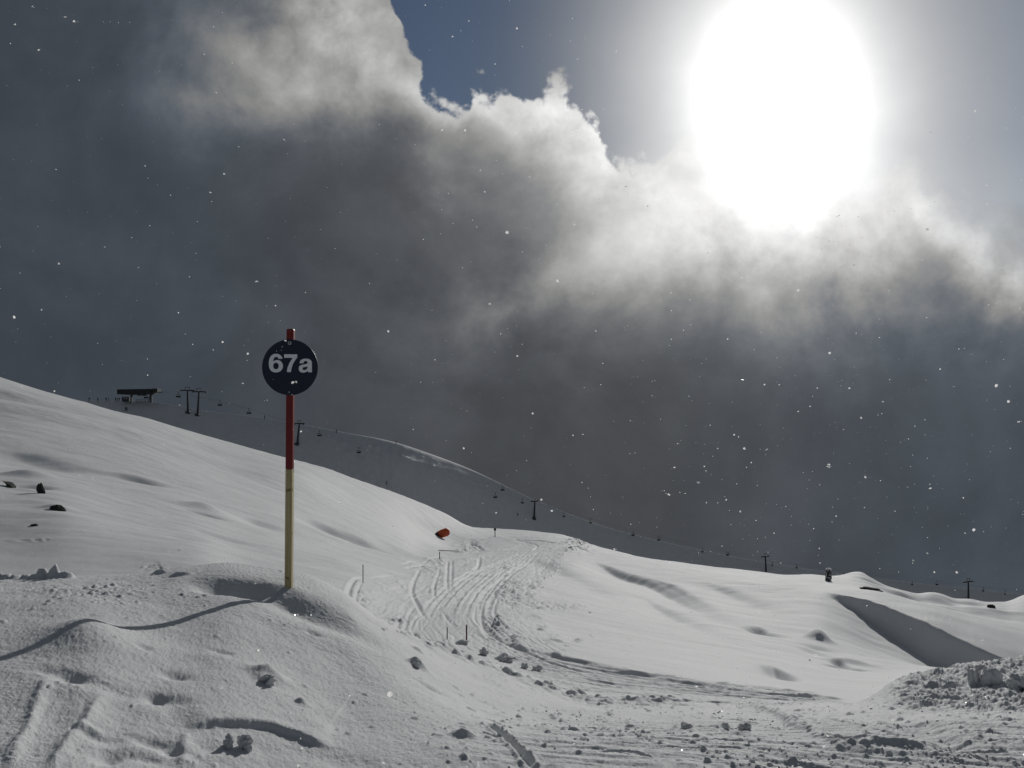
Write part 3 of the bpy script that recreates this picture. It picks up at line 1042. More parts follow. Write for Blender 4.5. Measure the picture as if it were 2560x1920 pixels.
glyphs = [
    bez((900, 767), [(1157, 767), (1157, 832), (1090, 905, 1042, 1010, 1036, 1115), (955, 1115), (962, 1010, 1012, 905, 1072, 836), (900, 836)]),
    bez((868, 856), [(858, 795, 806, 758, 742, 758), (648, 758, 600, 832, 600, 950), (600, 1065, 650, 1125, 740, 1125), (822, 1125, 878, 1072, 878, 1000),
                     (878, 930, 830, 880, 762, 880), (730, 880, 702, 893, 684, 918), (687, 858, 706, 818, 744, 818), (768, 818, 783, 832, 789, 856)]),
    bez((740, 933), [(772, 933, 794, 960, 794, 998), (794, 1036, 772, 1063, 740, 1063), (708, 1063, 686, 1036, 686, 998), (686, 960, 708, 933, 740, 933)]),
    bez((1452, 1115), [(1373, 1115), (1366, 1106, 1363, 1097, 1362, 1085), (1342, 1111, 1312, 1125, 1275, 1125), (1221, 1125, 1188, 1095, 1188, 1047), (1188, 1002, 1214, 976, 1268, 967),
                       (1335, 957, 1362, 950, 1362, 925), (1362, 904, 1346, 895, 1322, 895), (1296, 895, 1284, 908, 1280, 940), (1203, 940), (1208, 880, 1250, 850, 1325, 850),
                       (1403, 850, 1446, 881, 1446, 940), (1446, 1060), (1446, 1090, 1448, 1105, 1452, 1115)]),
    bez((1362, 1000), [(1345, 1011, 1318, 1012, 1298, 1016), (1274, 1021, 1263, 1030, 1263, 1047), (1263, 1064, 1275, 1074, 1294, 1074), (1336, 1074, 1362, 1048, 1362, 1000)]),
]
cu = bpy.data.curves.new('lettering', 'CURVE')
cu.dimensions = '2D'
cu.fill_mode = 'BOTH'
for gl_ in glyphs:
    sp = cu.splines.new('POLY')
    sp.points.add(len(gl_) - 1)
    for q, (a, b) in zip(sp.points, gl_):
        q.co = (a, -b, 0, 1)
    sp.use_cyclic_u = True
to = bpy.data.objects.new('lettering_source', cu)
COL.objects.link(to)
dg = bpy.context.evaluated_depsgraph_get()
tm = bpy.data.meshes.new_from_object(to.evaluated_get(dg))
bpy.data.objects.remove(to)
co = np.empty(len(tm.vertices) * 3)
tm.vertices.foreach_get('co', co)
co = co.reshape(-1, 3)
zs_ = 240 / 1896 * mpp            # tracing units to metres
new = np.stack([(co[:, 0] - 1003) * zs_, np.full(len(co), -W / 2 - .0066), (co[:, 1] + 1022) * zs_ + zc], -1)
tm.vertices.foreach_set('co', new.ravel())
tm.update()
tm.materials.clear()
tm.materials.append(M_WHITE)
lt = bpy.data.objects.new('lettering', tm)
COL.objects.link(lt)
lt.parent = disc
for zz_, rr in ((zc + 60.5 * mpp, 4.8 * mpp), (zc - 62 * mpp, 2.6 * mpp)):
    bm = bmesh.new()
    fr = -W / 2 - .0055
    r = bmesh.ops.create_cone(bm, cap_ends=True, segments=20, radius1=rr, radius2=rr * .8, depth=.004)
    bmesh.ops.transform(bm, matrix=Matrix.Translation((0, fr - .002, zz_)) @ Matrix.Rotation(math.pi / 2, 4, 'X'), verts=r['verts'])
    s_ = obj('screw', bm, M_STEEL, disc, False)
    bm = bmesh.new()
    r = bmesh.ops.create_cone(bm, cap_ends=True, segments=6, radius1=rr * .5, radius2=rr * .42, depth=.003)
    bmesh.ops.transform(bm, matrix=Matrix.Translation((0, fr - .0054, zz_)) @ Matrix.Rotation(math.pi / 2, 4, 'X'), verts=r['verts'])
    hx = obj('screw_socket', bm, M_DARK2, disc, False)
for sx_, sz_, r_ in ((-18, 51, 1.7), (-20, 42, 1.3), (7, -68, 2.0), (-40, -30, 1.0)):
    bm = bmesh.new()
    bmesh.ops.create_icosphere(bm, subdivisions=2, radius=r_ * mpp)
    bmesh.ops.transform(bm, matrix=Matrix.Translation((sx_ * mpp, -W / 2 - .0062, zc + sz_ * mpp)) @ Matrix.Diagonal((1, .5, .8, 1)), verts=bm.verts)
    obj('snow_speck', bm, M_BLOCK, disc, True)
# dab of snow on the pole top
bm = bmesh.new()
bmesh.ops.create_icosphere(bm, subdivisions=2, radius=1)
bmesh.ops.transform(bm, matrix=Matrix.Translation((.006, .004, zt + .001)) @ Matrix.Diagonal((W * .42, W * .42, .006, 1)), verts=bm.verts)
obj('snow_cap', bm, M_BLOCK, sign, True)

# ------------------------------------------------------------------ stakes and small signs
def stake(name, px, ybase, ytop, wpx, mat, label, cat, lean=0.0, group=None):
    p = pix_ground(px, ybase)
    m = p.y / F
    hgt = (ybase - ytop) * m
    bm = bmesh.new()
    tube(bm, (0, 0, -0.3), (lean * hgt, 0, hgt), wpx * m / 2, wpx * m / 2 * .9, 10)
    o = obj(name, bm, mat)
    o.location = p
    tag(o, label, cat, group)
    return o


stake('marker_stake', 1166.5, 1601, 1562, 4.2, M_BROWN, 'thicker dark red stake at the piste edge, right of the thin one', 'stake')
stake('marker_stake', 1118, 1598, 1568, 2.8, M_STAKE, 'short thin dark stake at the piste edge, left of the thicker red one', 'stake')
stake('bamboo_pole', 907.5, 1456, 1412, 2.4, M_STAKE, 'thin dark pole standing alone beside twin ski tracks on the left slope', 'pole')
stake('bamboo_pole', 1099, 1397, 1380, 2.2, M_STAKE, 'tiny dark stake under one end of the fallen pole, below the orange sled', 'stake')
a0 = pix_ground(1097, 1379)
b0 = pix_ground(1147, 1379)
bm = bmesh.new()
tube(bm, Vector((0, 0, .12)), b0 - a0 + Vector((0, 0, .05)), .04, .03, 8)
o = obj('fallen_pole', bm, M_STAKE)
o.location = a0
tag(o, 'thin dark pole lying flat across the snow below the orange sled', 'pole')

p = pix_ground(1237.5, 1343)
m_ = p.y / F
ds = empty('piste_marker', p, 0, 'small distant piste sign on a thin pole where the ski run disappears over the pass', 'piste sign')
bm = bmesh.new()
tube(bm, (0, 0, -.4), (0, 0, 24 * m_), 1.0 * m_, None, 8)
obj('wooden_pole', bm, M_STAKE, ds)
bm = bmesh.new()
r = bmesh.ops.create_cone(bm, cap_ends=True, segments=32, radius1=3.3 * m_, radius2=3.3 * m_, depth=.03)
bmesh.ops.transform(bm, matrix=Matrix.Translation((0, -1.3 * m_, 19.5 * m_)) @ Matrix.Rotation(math.pi / 2, 4, 'X'), verts=r['verts'])
obj('sign_disc', bm, M_DARK2, ds)

# ------------------------------------------------------------------ rocks
def rock(px, py, wpx, hpx, ang, seed, label, mat=M_ROCK, name='rock', snow=True, cat='rock'):
    p = pix_ground(px, py + hpx * .12)
    m = p.y / F
    bm = bmesh.new()
    bmesh.ops.create_icosphere(bm, subdivisions=4, radius=1)
    for v in bm.verts:
        c = np.array(v.co)
        n = fbm(np.array([c[0] * 1.3 + seed]), np.array([c[1] * 1.3 + c[2] * 1.7]), 4, seed)[0]
        f2 = math.floor((c[0] + .7 * c[2] + seed) * 3) * .04
        v.co *= 1 + .75 * n + f2
    rot = Matrix.Rotation(ang, 4, 'Y')
    bmesh.ops.transform(bm, matrix=Matrix.Translation((0, 0, hpx * m * .10)) @ rot @ Matrix.Diagonal((wpx * m / 2, wpx * m / 3.2, hpx * m / 2, 1)), verts=bm.verts)
    o = obj(name, bm, mat, None, False)
    o.location = p
    tag(o, label, cat)
    if snow:
        bm = bmesh.new()
        bmesh.ops.create_icosphere(bm, subdivisions=3, radius=1)
        for v in bm.verts:
            n = fbm(np.array([v.co.x * 2 + seed]), np.array([v.co.y * 2]), 3, seed + 5)[0]
            v.co *= 1 + .3 * n
        bmesh.ops.transform(bm, matrix=Matrix.Translation((-wpx * m * .16, .10 * wpx * m, hpx * m * .52)) @ rot @ Matrix.Diagonal((wpx * m * .42, wpx * m / 3, hpx * m * .22, 1)), verts=bm.verts)
        obj('snow_cap', bm, M_BLOCK, o, True)
    return o


rock(30, 1217, 34, 7, math.radians(38), 3, 'dark bare rock poking out of the left slope at the picture edge', snow=False)
rock(103, 1230, 11, 28, math.radians(-18), 5, 'tall dark jagged rock in a wind scoop on the left slope')
rock(144, 1273, 20, 10, math.radians(20), 8, 'small grey snow-capped rock, lowest of the three bigger ones on the left slope')
rock(85, 1314, 9, 4, 0, 9, 'tiny pebble-like rock alone on the smooth snow below the other rocks', snow=False)
rock(2176, 1474, 22, 5, math.radians(8), 12, 'low flat dark rock breaking the snow near the right skyline')
rock(2477, 1518, 7, 5, 0, 15, 'small dark rock on the snow crest below the rightmost lift pylon', snow=False)

# stumpy snow-plastered post on the right skyline
p = pix_ground(2071, 1453)
m_ = p.y / F
st = empty('wrapped_post', p, 0, 'stubby dark snow-plastered post standing on the right skyline', 'post')
bm = bmesh.new()
bmesh.ops.create_cone(bm, cap_ends=True, segments=18, radius1=7.6 * m_, radius2=6.4 * m_, depth=30 * m_)
bmesh.ops.subdivide_edges(bm, edges=bm.edges[:], cuts=5, use_grid_fill=True)
for v in bm.verts:
    n = fbm(np.array([v.co.x * 5]), np.array([v.co.z * 4 + v.co.y * 3]), 3, 61)[0]
    v.co.x *= 1 + .3 * n
    v.co.y *= 1 + .3 * n
    v.co.z += 14 * m_
obj('trunk', bm, M_PLAST, st)
bm = bmesh.new()
bmesh.ops.create_icosphere(bm, subdivisions=3, radius=1)
for v in bm.verts:
    v.co *= 1 + .3 * fbm(np.array([v.co.x * 2]), np.array([v.co.y * 2 + v.co.z]), 3, 63)[0]
bmesh.ops.transform(bm, matrix=Matrix.Translation((1.2 * m_, 0, 30 * m_)) @ Matrix.Diagonal((7.5 * m_, 7 * m_, 2.8 * m_, 1)), verts=bm.verts)
obj('snow_cap', bm, M_BLOCK, st, True)

# ------------------------------------------------------------------ rescue sled
p = pix_ground(1103, 1344)
m_ = p.y / F
sled = empty('rescue_sled', p, 0, 'orange rescue sled tipped on its side in the snow below the left skyline', 'sled')


def hull(bm, grow, u1=1.0):
    """boat-like tub: pointed bow at -x, rounded stern at +x"""
    n, k = 26, 14
    Ltot, Wd, Dp = 44 * m_, 10.5 * m_, 9 * m_
    rings = []
    for i in range(n + 1):
        u = i / n * u1
        wv = math.sin(min(u / .62, 1) * math.pi / 2) ** .85
        if u > .8:
            wv *= math.sqrt(max(0.0, 1 - ((u - .8) / .205) ** 2))
        xx = (u - .5) * Ltot
        ring = []
        for q in range(k + 1):
            a = math.pi * q / k
            yy = -math.cos(a) * Wd * wv * grow
            zz = -abs(math.sin(a)) ** .6 * Dp * wv * grow + 5 * m_ * (1 - u) ** 3
            ring.append(bm.verts.new((xx, yy, zz)))
        rings.append(ring)
    for a_, b_ in zip(rings[:-1], rings[1:]):
        for q in range(k):
            bm.faces.new((a_[q], a_[q + 1], b_[q + 1], b_[q]))
    return rings


TILT = Matrix.Translation((0, 0, 9.5 * m_)) @ Matrix.Rotation(math.radians(-20), 4, 'Y') @ Matrix.Rotation(math.radians(8), 4, 'Z') @ Matrix.Rotation(math.radians(-72), 4, 'X')
bm = bmesh.new()
rg = hull(bm, 1)
edge_pts = [(r_[0].co.copy(), r_[-1].co.copy()) for r_ in rg]
bmesh.ops.remove_doubles(bm, verts=bm.verts, dist=.002)
bmesh.ops.transform(bm, matrix=TILT, verts=bm.verts)
hl = obj('hull', bm, M_ORANGE, sled, True)
md = hl.modifiers.new('shell', 'SOLIDIFY')
md.thickness = .03
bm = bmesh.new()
hull(bm, 1.05, .36)  # front third of the hull again, slightly larger and coloured darker
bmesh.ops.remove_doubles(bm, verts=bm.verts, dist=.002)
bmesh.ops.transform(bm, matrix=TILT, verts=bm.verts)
obj('dark_bow', bm, M_TARP_BOW, sled, True)
bm = bmesh.new()
prev = None
for i, (a_, b_) in enumerate(edge_pts):
    mid = (a_ + b_) / 2 + Vector((0, 0, -.8 * m_ + .4 * m_ * math.sin(i * 1.3)))
    cur = [bm.verts.new(a_ * .97), bm.verts.new(mid), bm.verts.new(b_ * .97)]
    if prev:
        for q in (0, 1):
            bm.faces.new((prev[q], prev[q + 1], cur[q + 1], cur[q]))
    prev = cur
bmesh.ops.transform(bm, matrix=TILT, verts=bm.verts)
obj('cover', bm, M_TARP_BOW, sled, True)

# ------------------------------------------------------------------ snow blocks
def block(px, py, wpx, hpx, seed, label, group=None):
    if py < 1720 and px < 2000:
        wpx, hpx = wpx * .78, hpx * .8
    p = pix_ground(px, py)
    m = p.y / F
    bm = bmesh.new()
    bmesh.ops.create_icosphere(bm, subdivisions=4, radius=1)
    for v in bm.verts:
        c = v.co
        n = fbm(np.array([c.x * 1.2 + seed * 1.7 + c.z]), np.array([c.y * 1.2 - c.z * .8 + seed]), 5, seed, .6)[0]
        mxn = max(abs(c.x), abs(c.y), abs(c.z))
        v.co = c * ((1 + .8 * n) * (.85 + .15 / mxn))
    bmesh.ops.transform(bm, matrix=Matrix.Translation((0, 0, hpx * m * .30)) @ Matrix.Rotation(seed, 4, 'Z') @ Matrix.Diagonal((wpx * m / 2, wpx * m / 2.3, hpx * m / 2, 1)), verts=bm.verts)
    o = obj('snow_block', bm, M_SNOW, None, True)
    o.location = p
    tag(o, label, 'snow block', group)
    return o


block(1209, 1637, 26, 24, 2, 'rounded snow block on the berm just right of the thicker red stake')
block(1154, 1610, 34, 16, 3, 'low rounded snow block at the foot of the two short stakes')
block(1263, 1655, 50, 26, 4, 'wide flat-topped snow slab on the berm beside the ski run')
block(1312, 1672, 22, 22, 5, 'upright round snow block right of the wide slab on the berm')
block(1342, 1678, 26, 22, 6, 'last round snow block at the right end of the berm')
block(1043, 1668, 24, 24, 7, 'lone snow lump on the smooth slope below the stakes')
block(570, 1868, 26, 34, 8, 'left snow clod of the pair at the bottom of the bank')
block(612, 1872, 34, 44, 9, 'bigger right snow clod of the pair at the bottom of the bank')
block(668, 1703, 44, 26, 10, 'rough grey snow lump on the bank below the sign')
block(2437, 1708, 26, 44, 11, 'narrow upright snow block in the shaded row on the right heap')
block(2480, 1712, 42, 48, 12, 'largest snow block in the shaded row on the right heap')
block(2545, 1716, 46, 36, 13, 'snow block on the right heap cut by the picture edge')
block(1716, 1822, 30, 17, 14, 'dark snow clod at the left end of a loose row in the lower right')
block(1815, 1822, 16, 17, 15, 'small pointed snow clod in the middle of the loose row in the lower right')
block(1862, 1826, 28, 21, 16, 'snow clod at the right end of the loose row in the lower right')
bm = bmesh.new()
v0 = [bm.verts.new(c) for c in ((-.028, 0, -.01), (.034, .02, -.005), (.022, .012, .05), (.01, .05, .0))]
for f_ in ((0, 1, 2), (1, 3, 2), (3, 0, 2), (0, 3, 1)):
    bm.faces.new([v0[i] for i in f_])
bmesh.ops.subdivide_edges(bm, edges=bm.edges[:], cuts=3, use_grid_fill=True)
o = obj('snow_block', bm, M_BLOCK)
o.location = pix_ground(668, 1716)
tag(o, 'small pointed snow shard standing up left of the rough lump', 'snow block')

# loose crumbs of snow over the chopped ground
bm = bmesh.new()
for i in range(900):
    if True:
        px, py = random.uniform(1250, 2600), random.uniform(1766, 1930)
    else:
        px, py = random.uniform(0, 1300), random.uniform(1480, 1930)
        if py < 1500 + max(0, px - 700) * .45:
            continue
    if py > 1918:
        py = 1918
    p = pix_ground(px, py)
    if fbm(np.array([p.x * 1.3 + 7]), np.array([p.y * 1.3]), 3, 6)[0] < random.uniform(-.15, .5):
        continue
    s_ = random.lognormvariate(-5.15, .45)
    r = bmesh.ops.create_icosphere(bm, subdivisions=1, radius=s_)
    for v in r['verts']:
        v.co *= random.uniform(.6, 1.3)
    bmesh.ops.transform(bm, matrix=Matrix.Translation(p + Vector((0, 0, s_ * .3))) @ Matrix.Rotation(random.uniform(0, 6), 4, 'Z') @ Matrix.Diagonal((1.2, 1, .8, 1)), verts=r['verts'])
o = obj('snow_crumbs', bm, M_BLOCK, None, True)
tag(o, 'loose crumbs of snow scattered over the chopped foreground', 'snow crumbs', None, 'stuff')

# ------------------------------------------------------------------ chairlift on the far hill
def pylon(px, ybase, ytop, armpx, rz, label, lean=0.0, one_arm=False):
    p = pix_ground(px, ybase, None, 250)
    m = p.y / F
    hgt = (ybase - ytop) * m
    r = empty('lift_pylon', p, 0, label, 'lift pylon')
    bm = bmesh.new()
    tube(bm, (0, 0, -3), (lean * hgt, 0, hgt * .90), .75, .42, 12)
    obj('mast', bm, M_DARK, r)
    bm = bmesh.new()
    box(bm, (0, 0, -.2), (2.4, 2.4, 1.6), None, .1)
    obj('foot', bm, M_DARK, r)
    c, s_ = math.cos(rz), math.sin(rz)
    top = Vector((lean * hgt, 0, hgt * .90))
    hw = armpx * m / 2
    bm = bmesh.new()
    tube(bm, top - Vector((c * hw, s_ * hw, 0)), top + Vector((c * hw, s_ * hw, 0)), .38, None, 8)
    obj('crossarm', bm, M_DARK, r)
    for sg in (-1, 1):
        bm = bmesh.new()
        e = top + Vector((c * hw * sg * .9, s_ * hw * sg * .9, -.15))
        dirv = Vector((-s_, c, -.15)) if abs(s_) > .3 else Vector((.75, -.6, -.2))
        dirv.normalize()
        tube(bm, e - dirv * 1.7, e + dirv * 1.7, .26, None, 6)
        for k in range(-2, 3):
            tube(bm, e + dirv * .75 * k + Vector((0, -.12, -.25)), e + dirv * .75 * k + Vector((0, .12, -.25)), .28, None, 8)
        obj('sheave_row', bm, M_DARK, r)
    bm = bmesh.new()
    for sg in (-1, 1):
        tube(bm, top + Vector((c * hw * sg * .35, s_ * hw * sg * .35, 0)), top + Vector((c * hw * sg * .3, s_ * hw * sg * .3, hgt * .13)), .14, None, 6)
    tube(bm, top + Vector((-c * hw * .36, -s_ * hw * .36, hgt * .13)), top + Vector((c * hw * .36, s_ * hw * .36, hgt * .13)), .14, None, 6)
    obj('lifting_frame', bm, M_DARK, r)
    return r, Vector((p.x + lean * hgt, p.y, p.z + hgt * .88))


tops = []
PY_ = [
    (470.5, 1031, 970, 34, .35, 'left pylon of the close pair beside the lift station', -.03),
    (493.5, 1037, 973, 34, .35, 'right pylon of the close pair beside the lift station', .06),
    (742, 1110, 1053, 24, .5, 'leaning lift pylon just right of the signpost', .11),
    (1335, 1296, 1247, 14, .9, 'lift pylon above the distant piste sign, right of the far hill crest', .04),
    (1916, 1438, 1385, 19, .7, 'lift pylon rising behind the right slope, left of the snow-plastered post', -.05),
    (2421, 1506, 1448, 28, .4, 'rightmost lift pylon behind the right skyline', .0),
]
for (px, yb, yt, ar, rz, lab, lean) in PY_:
    r, t_ = pylon(px, yb, yt, ar, rz, lab, lean)
    tops.append((px, t_))
# depth of the rope by picture column
rope_x = [380, 482, 748, 1337, 1914, 2421, 2700]
dep = [t_.y for _, t_ in tops]
rope_d = [dep[0], (dep[0] + dep[1]) / 2, dep[2], dep[3], dep[4], dep[5], dep[5] + 6]


def make_chair():
    r = empty('lift_chair', (0, 0, 0))
    bm = bmesh.new()
    tube(bm, (0, 0, 0), (0, 0, -1.55), .13, None, 8)
    box(bm, (0, 0, 0.05), (.5, .26, .3))
    tube(bm, (-1.15, 0, -1.6), (1.15, 0, -1.6), .09, None, 6)
    for s_ in (-1, 1):
        tube(bm, (s_ * 1.15, 0, -1.6), (s_ * 1.15, .1, -2.6), .08, None, 6)
    obj('hanger', bm, M_DARK, r)
    bm = bmesh.new()
    box(bm, (0, -.3, -3.0), (2.5, .75, .26), None, .05)
    obj('seat', bm, M_DARK2, r)
    bm = bmesh.new()
    box(bm, (0, .12, -2.6), (2.45, .2, .75), None, .05)
    obj('backrest', bm, M_DARK2, r)
    return r


chairs = [
    (446, 989, 'lift chair between the lift station and the left pylon of the pair'),
    (550, 1010, 'lift chair nearest right of the pylon pair, left of the signpost'),
    (622.5, 1030, 'second lift chair right of the pylon pair, next to the signpost'),
    (799, 1086, 'lift chair first to the right of the leaning pylon'),
    (897, 1128, 'lift chair over the rough wind-cut patch of the far hill'),
    (966, 1147, 'lift chair straight above the lone dark skier on the far slope'),
    (1066, 1187, 'lift chair halfway down the shaded far hill, above the sled'),
    (1138, 1206, 'lift chair below the far hill crest, left of the distant piste sign'),
    (1238.5, 1240, 'lift chair directly above the distant piste sign'),
    (1256.5, 1222, 'faint small lift chair by the far hill crest, just above its neighbour'),
    (1306, 1254, 'lift chair close on the left of the pylon past the far hill crest'),
    (1410, 1288, 'lift chair first right of the pylon past the far hill crest'),
    (1477, 1304, 'lift chair above the trampled bend of the ski run'),
    (1583, 1335, 'lift chair left one of a pair hanging over the start of the right slope'),
    (1647, 1347, 'lift chair right one of a pair hanging over the start of the right slope'),
    (1756.5, 1376, 'lift chair low over the right slope, well left of its pylon'),
    (1820, 1384, 'lift chair nearest left of the pylon behind the right slope'),
    (1931, 1410, 'lift chair touching the right side of the pylon behind the right slope'),
    (1992, 1416, 'lift chair left of the snow-plastered post'),
    (2109, 1436, 'lift chair just right of the snow-plastered post'),
    (2167, 1440, 'lift chair at the snow knob on the right skyline'),
    (2280.5, 1458, 'lift chair on the left of two before the rightmost pylon'),
    (2343, 1458, 'lift chair nearest left of the rightmost pylon'),
    (2458, 1474, 'lift chair nearest right of the rightmost pylon'),
    (2513, 1482, 'lift chair farthest right, near the picture edge'),
]
proto = make_chair()
GC = 'empty chairs hanging from the far chairlift'
ropeA, ropeB = [], []
for i, (px, py, lab) in enumerate(chairs):
    c = proto if i == 0 else copy_tree(proto)
    d = float(np.interp(px, rope_x, rope_d)) + (3.0 if i % 2 else -3.0)
    m = d / F
    # the chair's middle is 2.4 m below the rope
    c.location = unproj(px, py + 3, d) + Vector((0, 0, 2.75))
    c.rotation_euler = (0, 0, random.uniform(.3, .9))
    tag(c, lab, 'lift chair', GC)
    (ropeB if i % 2 else ropeA).append((px, c.location.copy()))


def rope(points, lab, off):
    pts = sorted(points, key=lambda q: q[0])
    st_ = unproj(396, 979, rope_d[0] + off)
    en = pts[-1][1] + (pts[-1][1] - pts[-2][1]).normalized() * 40
    P = [st_] + [q[1] for q in pts] + [en]
    bm = bmesh.new()
    ring0 = None
    for i, q in enumerate(P):
        ring = [bm.verts.new(q + Vector((0, .03 * math.cos(a), .03 * math.sin(a)))) for a in (0, 2.094, 4.188)]
        if ring0:
            for j in range(3):
                bm.faces.new((ring0[j], ring0[(j + 1) % 3], ring[(j + 1) % 3], ring[j]))
        ring0 = ring
    o = obj('haul_rope', bm, M_DARK)
    tag(o, lab, 'cable')


rope(ropeA, 'thin nearer haul rope of the chairlift strung along the pylons', -3)
rope(ropeB, 'thin farther haul rope of the chairlift strung along the pylons', 3)

# top station
p = pix_ground(350, 1010, None, 250)
d = p.y - 1
m = d / F
sta = empty('lift_station', (p.x, d, unproj(350, 1006, d).z), 0, 'dark chairlift top station with long hood on legs, on the far left ridge', 'lift station')


def L_(px, py, dy=0.0):
    return Vector(((px - 350) * m, dy, (1006 - py) * m))


bm = bmesh.new()
prof = [(301, 974), (386, 972.5), (386, 985), (372, 986.5), (330, 987.5), (316, 986.5), (301.5, 986)]
f_ = [bm.verts.new(L_(a, b, -3)) for a, b in prof]
g_ = [bm.verts.new(L_(a, b, 3)) for a, b in prof]
bm.faces.new(f_)
bm.faces.new(g_[::-1])
for i in range(len(prof)):
    j = (i + 1) % len(prof)
    bm.faces.new((f_[i], f_[j], g_[j], g_[i]))
obj('hood', bm, M_DARK2, sta)
bm = bmesh.new()
box(bm, L_(393.5, 977), (13 * m, 5, 10.5 * m), None, .1)
obj('machine_box', bm, M_DARK2, sta)
bm = bmesh.new()
box(bm, L_(404, 981), (11 * m, .8, 1.8 * m))
obj('rope_guide', bm, M_DARK, sta)
bm = bmesh.new()
box(bm, L_(380.5, 995), (4 * m, 1.2, 24 * m))
obj('leg', bm, M_DARK, sta)
bm = bmesh.new()
box(bm, L_(331, 996), (3.5 * m, 1.2, 22 * m))
obj('leg', bm, M_DARK, sta)
bm = bmesh.new()
tube(bm, L_(376, 986, .8), L_(372.5, 1006, .8), .25, None, 8)
obj('brace', bm, M_DARK, sta)
bm = bmesh.new()
box(bm, L_(317, 998, 1), (18 * m, 3.5, 12 * m), None, .1)
hut = obj('control_hut', bm, M_DARK, sta)
bm = bmesh.new()
box(bm, L_(317, 995.5, -.80), (12 * m, .1, 4 * m))
obj('window', bm, M_GLASS, hut)
bm = bmesh.new()
for k in range(9):
    tube(bm, L_(340 + k * 4, 1008, 1.5), L_(340 + k * 4, 999, 1.5), .09, None, 6)
tube(bm, L_(338, 999, 1.5), L_(374, 999, 1.5), .1, None, 6)
tube(bm, L_(338, 1003, 1.5), L_(374, 1003, 1.5), .08, None, 6)
obj('railing', bm, M_DARK, sta)
bm = bmesh.new()
r = bmesh.ops.create_cone(bm, cap_ends=True, segments=24, radius1=2.4, radius2=2.4, depth=.5)
bmesh.ops.transform(bm, matrix=Matrix.Translation(L_(356, 988.2)), verts=r['verts'])
obj('bullwheel', bm, M_CONC, sta)
c = copy_tree(proto)
c.location = unproj(365.5, 992, d - .5) + Vector((0, 0, 2.2))
tag(c, 'lift chair swinging round underneath the station hood', 'lift chair', GC)

# ------------------------------------------------------------------ people
def make_person(stance):
    """standing skier: one skinned body"""
    me = bpy.data.meshes.new('body')
    lf = .14 + .05 * stance
    V = [(0, 0, .95), (0, .02, 1.2), (0, 0, 1.42), (0, -.02, 1.55), (0, -.03, 1.68), (0, -.03, 1.78),
         (-.11, 0, .9), (-lf, -.05, .5), (-lf, .02, .1), (-lf, -.14, .05),
         (.11, 0, .9), (lf, -.05, .5), (lf, .02, .1), (lf, -.14, .05),
         (-.21, 0, 1.40), (-.30, -.06, 1.14), (-.27, -.28, 1.02), (.21, 0, 1.40), (.30, -.06, 1.14), (.27, -.28, 1.02)]
    R = [.16, .16, .15, .07, .11, .08, .11, .08, .065, .06, .11, .08, .065, .06, .085, .06, .05, .085, .06, .05]
    E = [(0, 1), (1, 2), (2, 3), (3, 4), (4, 5), (0, 6), (6, 7), (7, 8), (8, 9), (0, 10), (10, 11), (11, 12), (12, 13), (2, 14), (14, 15), (15, 16), (2, 17), (17, 18), (18, 19)]
    me.from_pydata(V, E, [])
    me.materials.append(M_CLOTH)
    root = empty('person', (0, 0, 0))
    o = bpy.data.objects.new('body', me)
    COL.objects.link(o)
    o.parent = root
    md = o.modifiers.new('skin', 'SKIN')
    for i, rr in enumerate(R):
        me.skin_vertices[0].data[i].radius = (rr, rr)
    me.skin_vertices[0].data[0].use_root = True
    s2 = o.modifiers.new('sub', 'SUBSURF')
    s2.levels = 1
    s2.render_levels = 1
    for s_ in (-1, 1):
        bm = bmesh.new()
        box(bm, (s_ * lf, -.05, .015), (.1, 1.7, .03))
        obj('ski', bm, M_DARK2, root)
    return root


ppl = [(223, 1003, .2, 'skier standing farthest left on the far ridge'), (244.5, 1003.5, 1.0, 'skier on the far ridge, second from the left edge of the group'),
       (265.5, 1002.5, .5, 'skier on the left of a close pair midway to the station'), (272, 1001, 2.0, 'skier on the right of a close pair midway to the station'),
       (289, 1001.5, .9, 'skier on the left of three bunched by the station hood'), (293.5, 1001.5, 2.4, 'skier in the middle of three bunched by the station hood'),
       (298.5, 1002.5, .1, 'skier on the right of three bunched by the station hood'),
       (313, 1026, 1.4, 'skier on the left of two below the lift station'), (317, 1027, .6, 'skier on the right of two below the lift station'),
       (966, 1211, 1.2, 'lone skier riding down the far slope above the sled'), (1294.5, 1290, .4, 'small skier at the foot of the far hill, left of a lift pylon')]
per = make_person(.5)
for i, (px, py, rz, lab) in enumerate(ppl):
    c = per if i == 0 else copy_tree(per)
    c.location = pix_ground(px, py, None, 250)
    c.rotation_euler = (0, 0, rz)
    c.scale = (1.25, 1.25, 1.25) if py < 1100 else (1.1, 1.1, 1.1)
    tag(c, lab, 'person', 'skiers on the far hill')
# marker posts along the far ridge
for (px, py, hp_, lab) in [(661.5, 1048, 10, 'slim marker post on the far ridge just left of the signpost'), (841, 1082, 9, 'slim marker post on the far ridge between leaning pylon and crest'),
                         (990, 1111, 10, 'stout dark marker post on top of the far hill crest')]:
    q = pix_ground(px, py, None, 250)
    m = q.y / F
    bm = bmesh.new()
    tube(bm, (0, 0, -1), (0, 0, hp_ * m), .9 * m, .7 * m, 8)
    o = obj('ridge_post', bm, M_DARK2)
    o.location = q
    tag(o, lab, 'post')

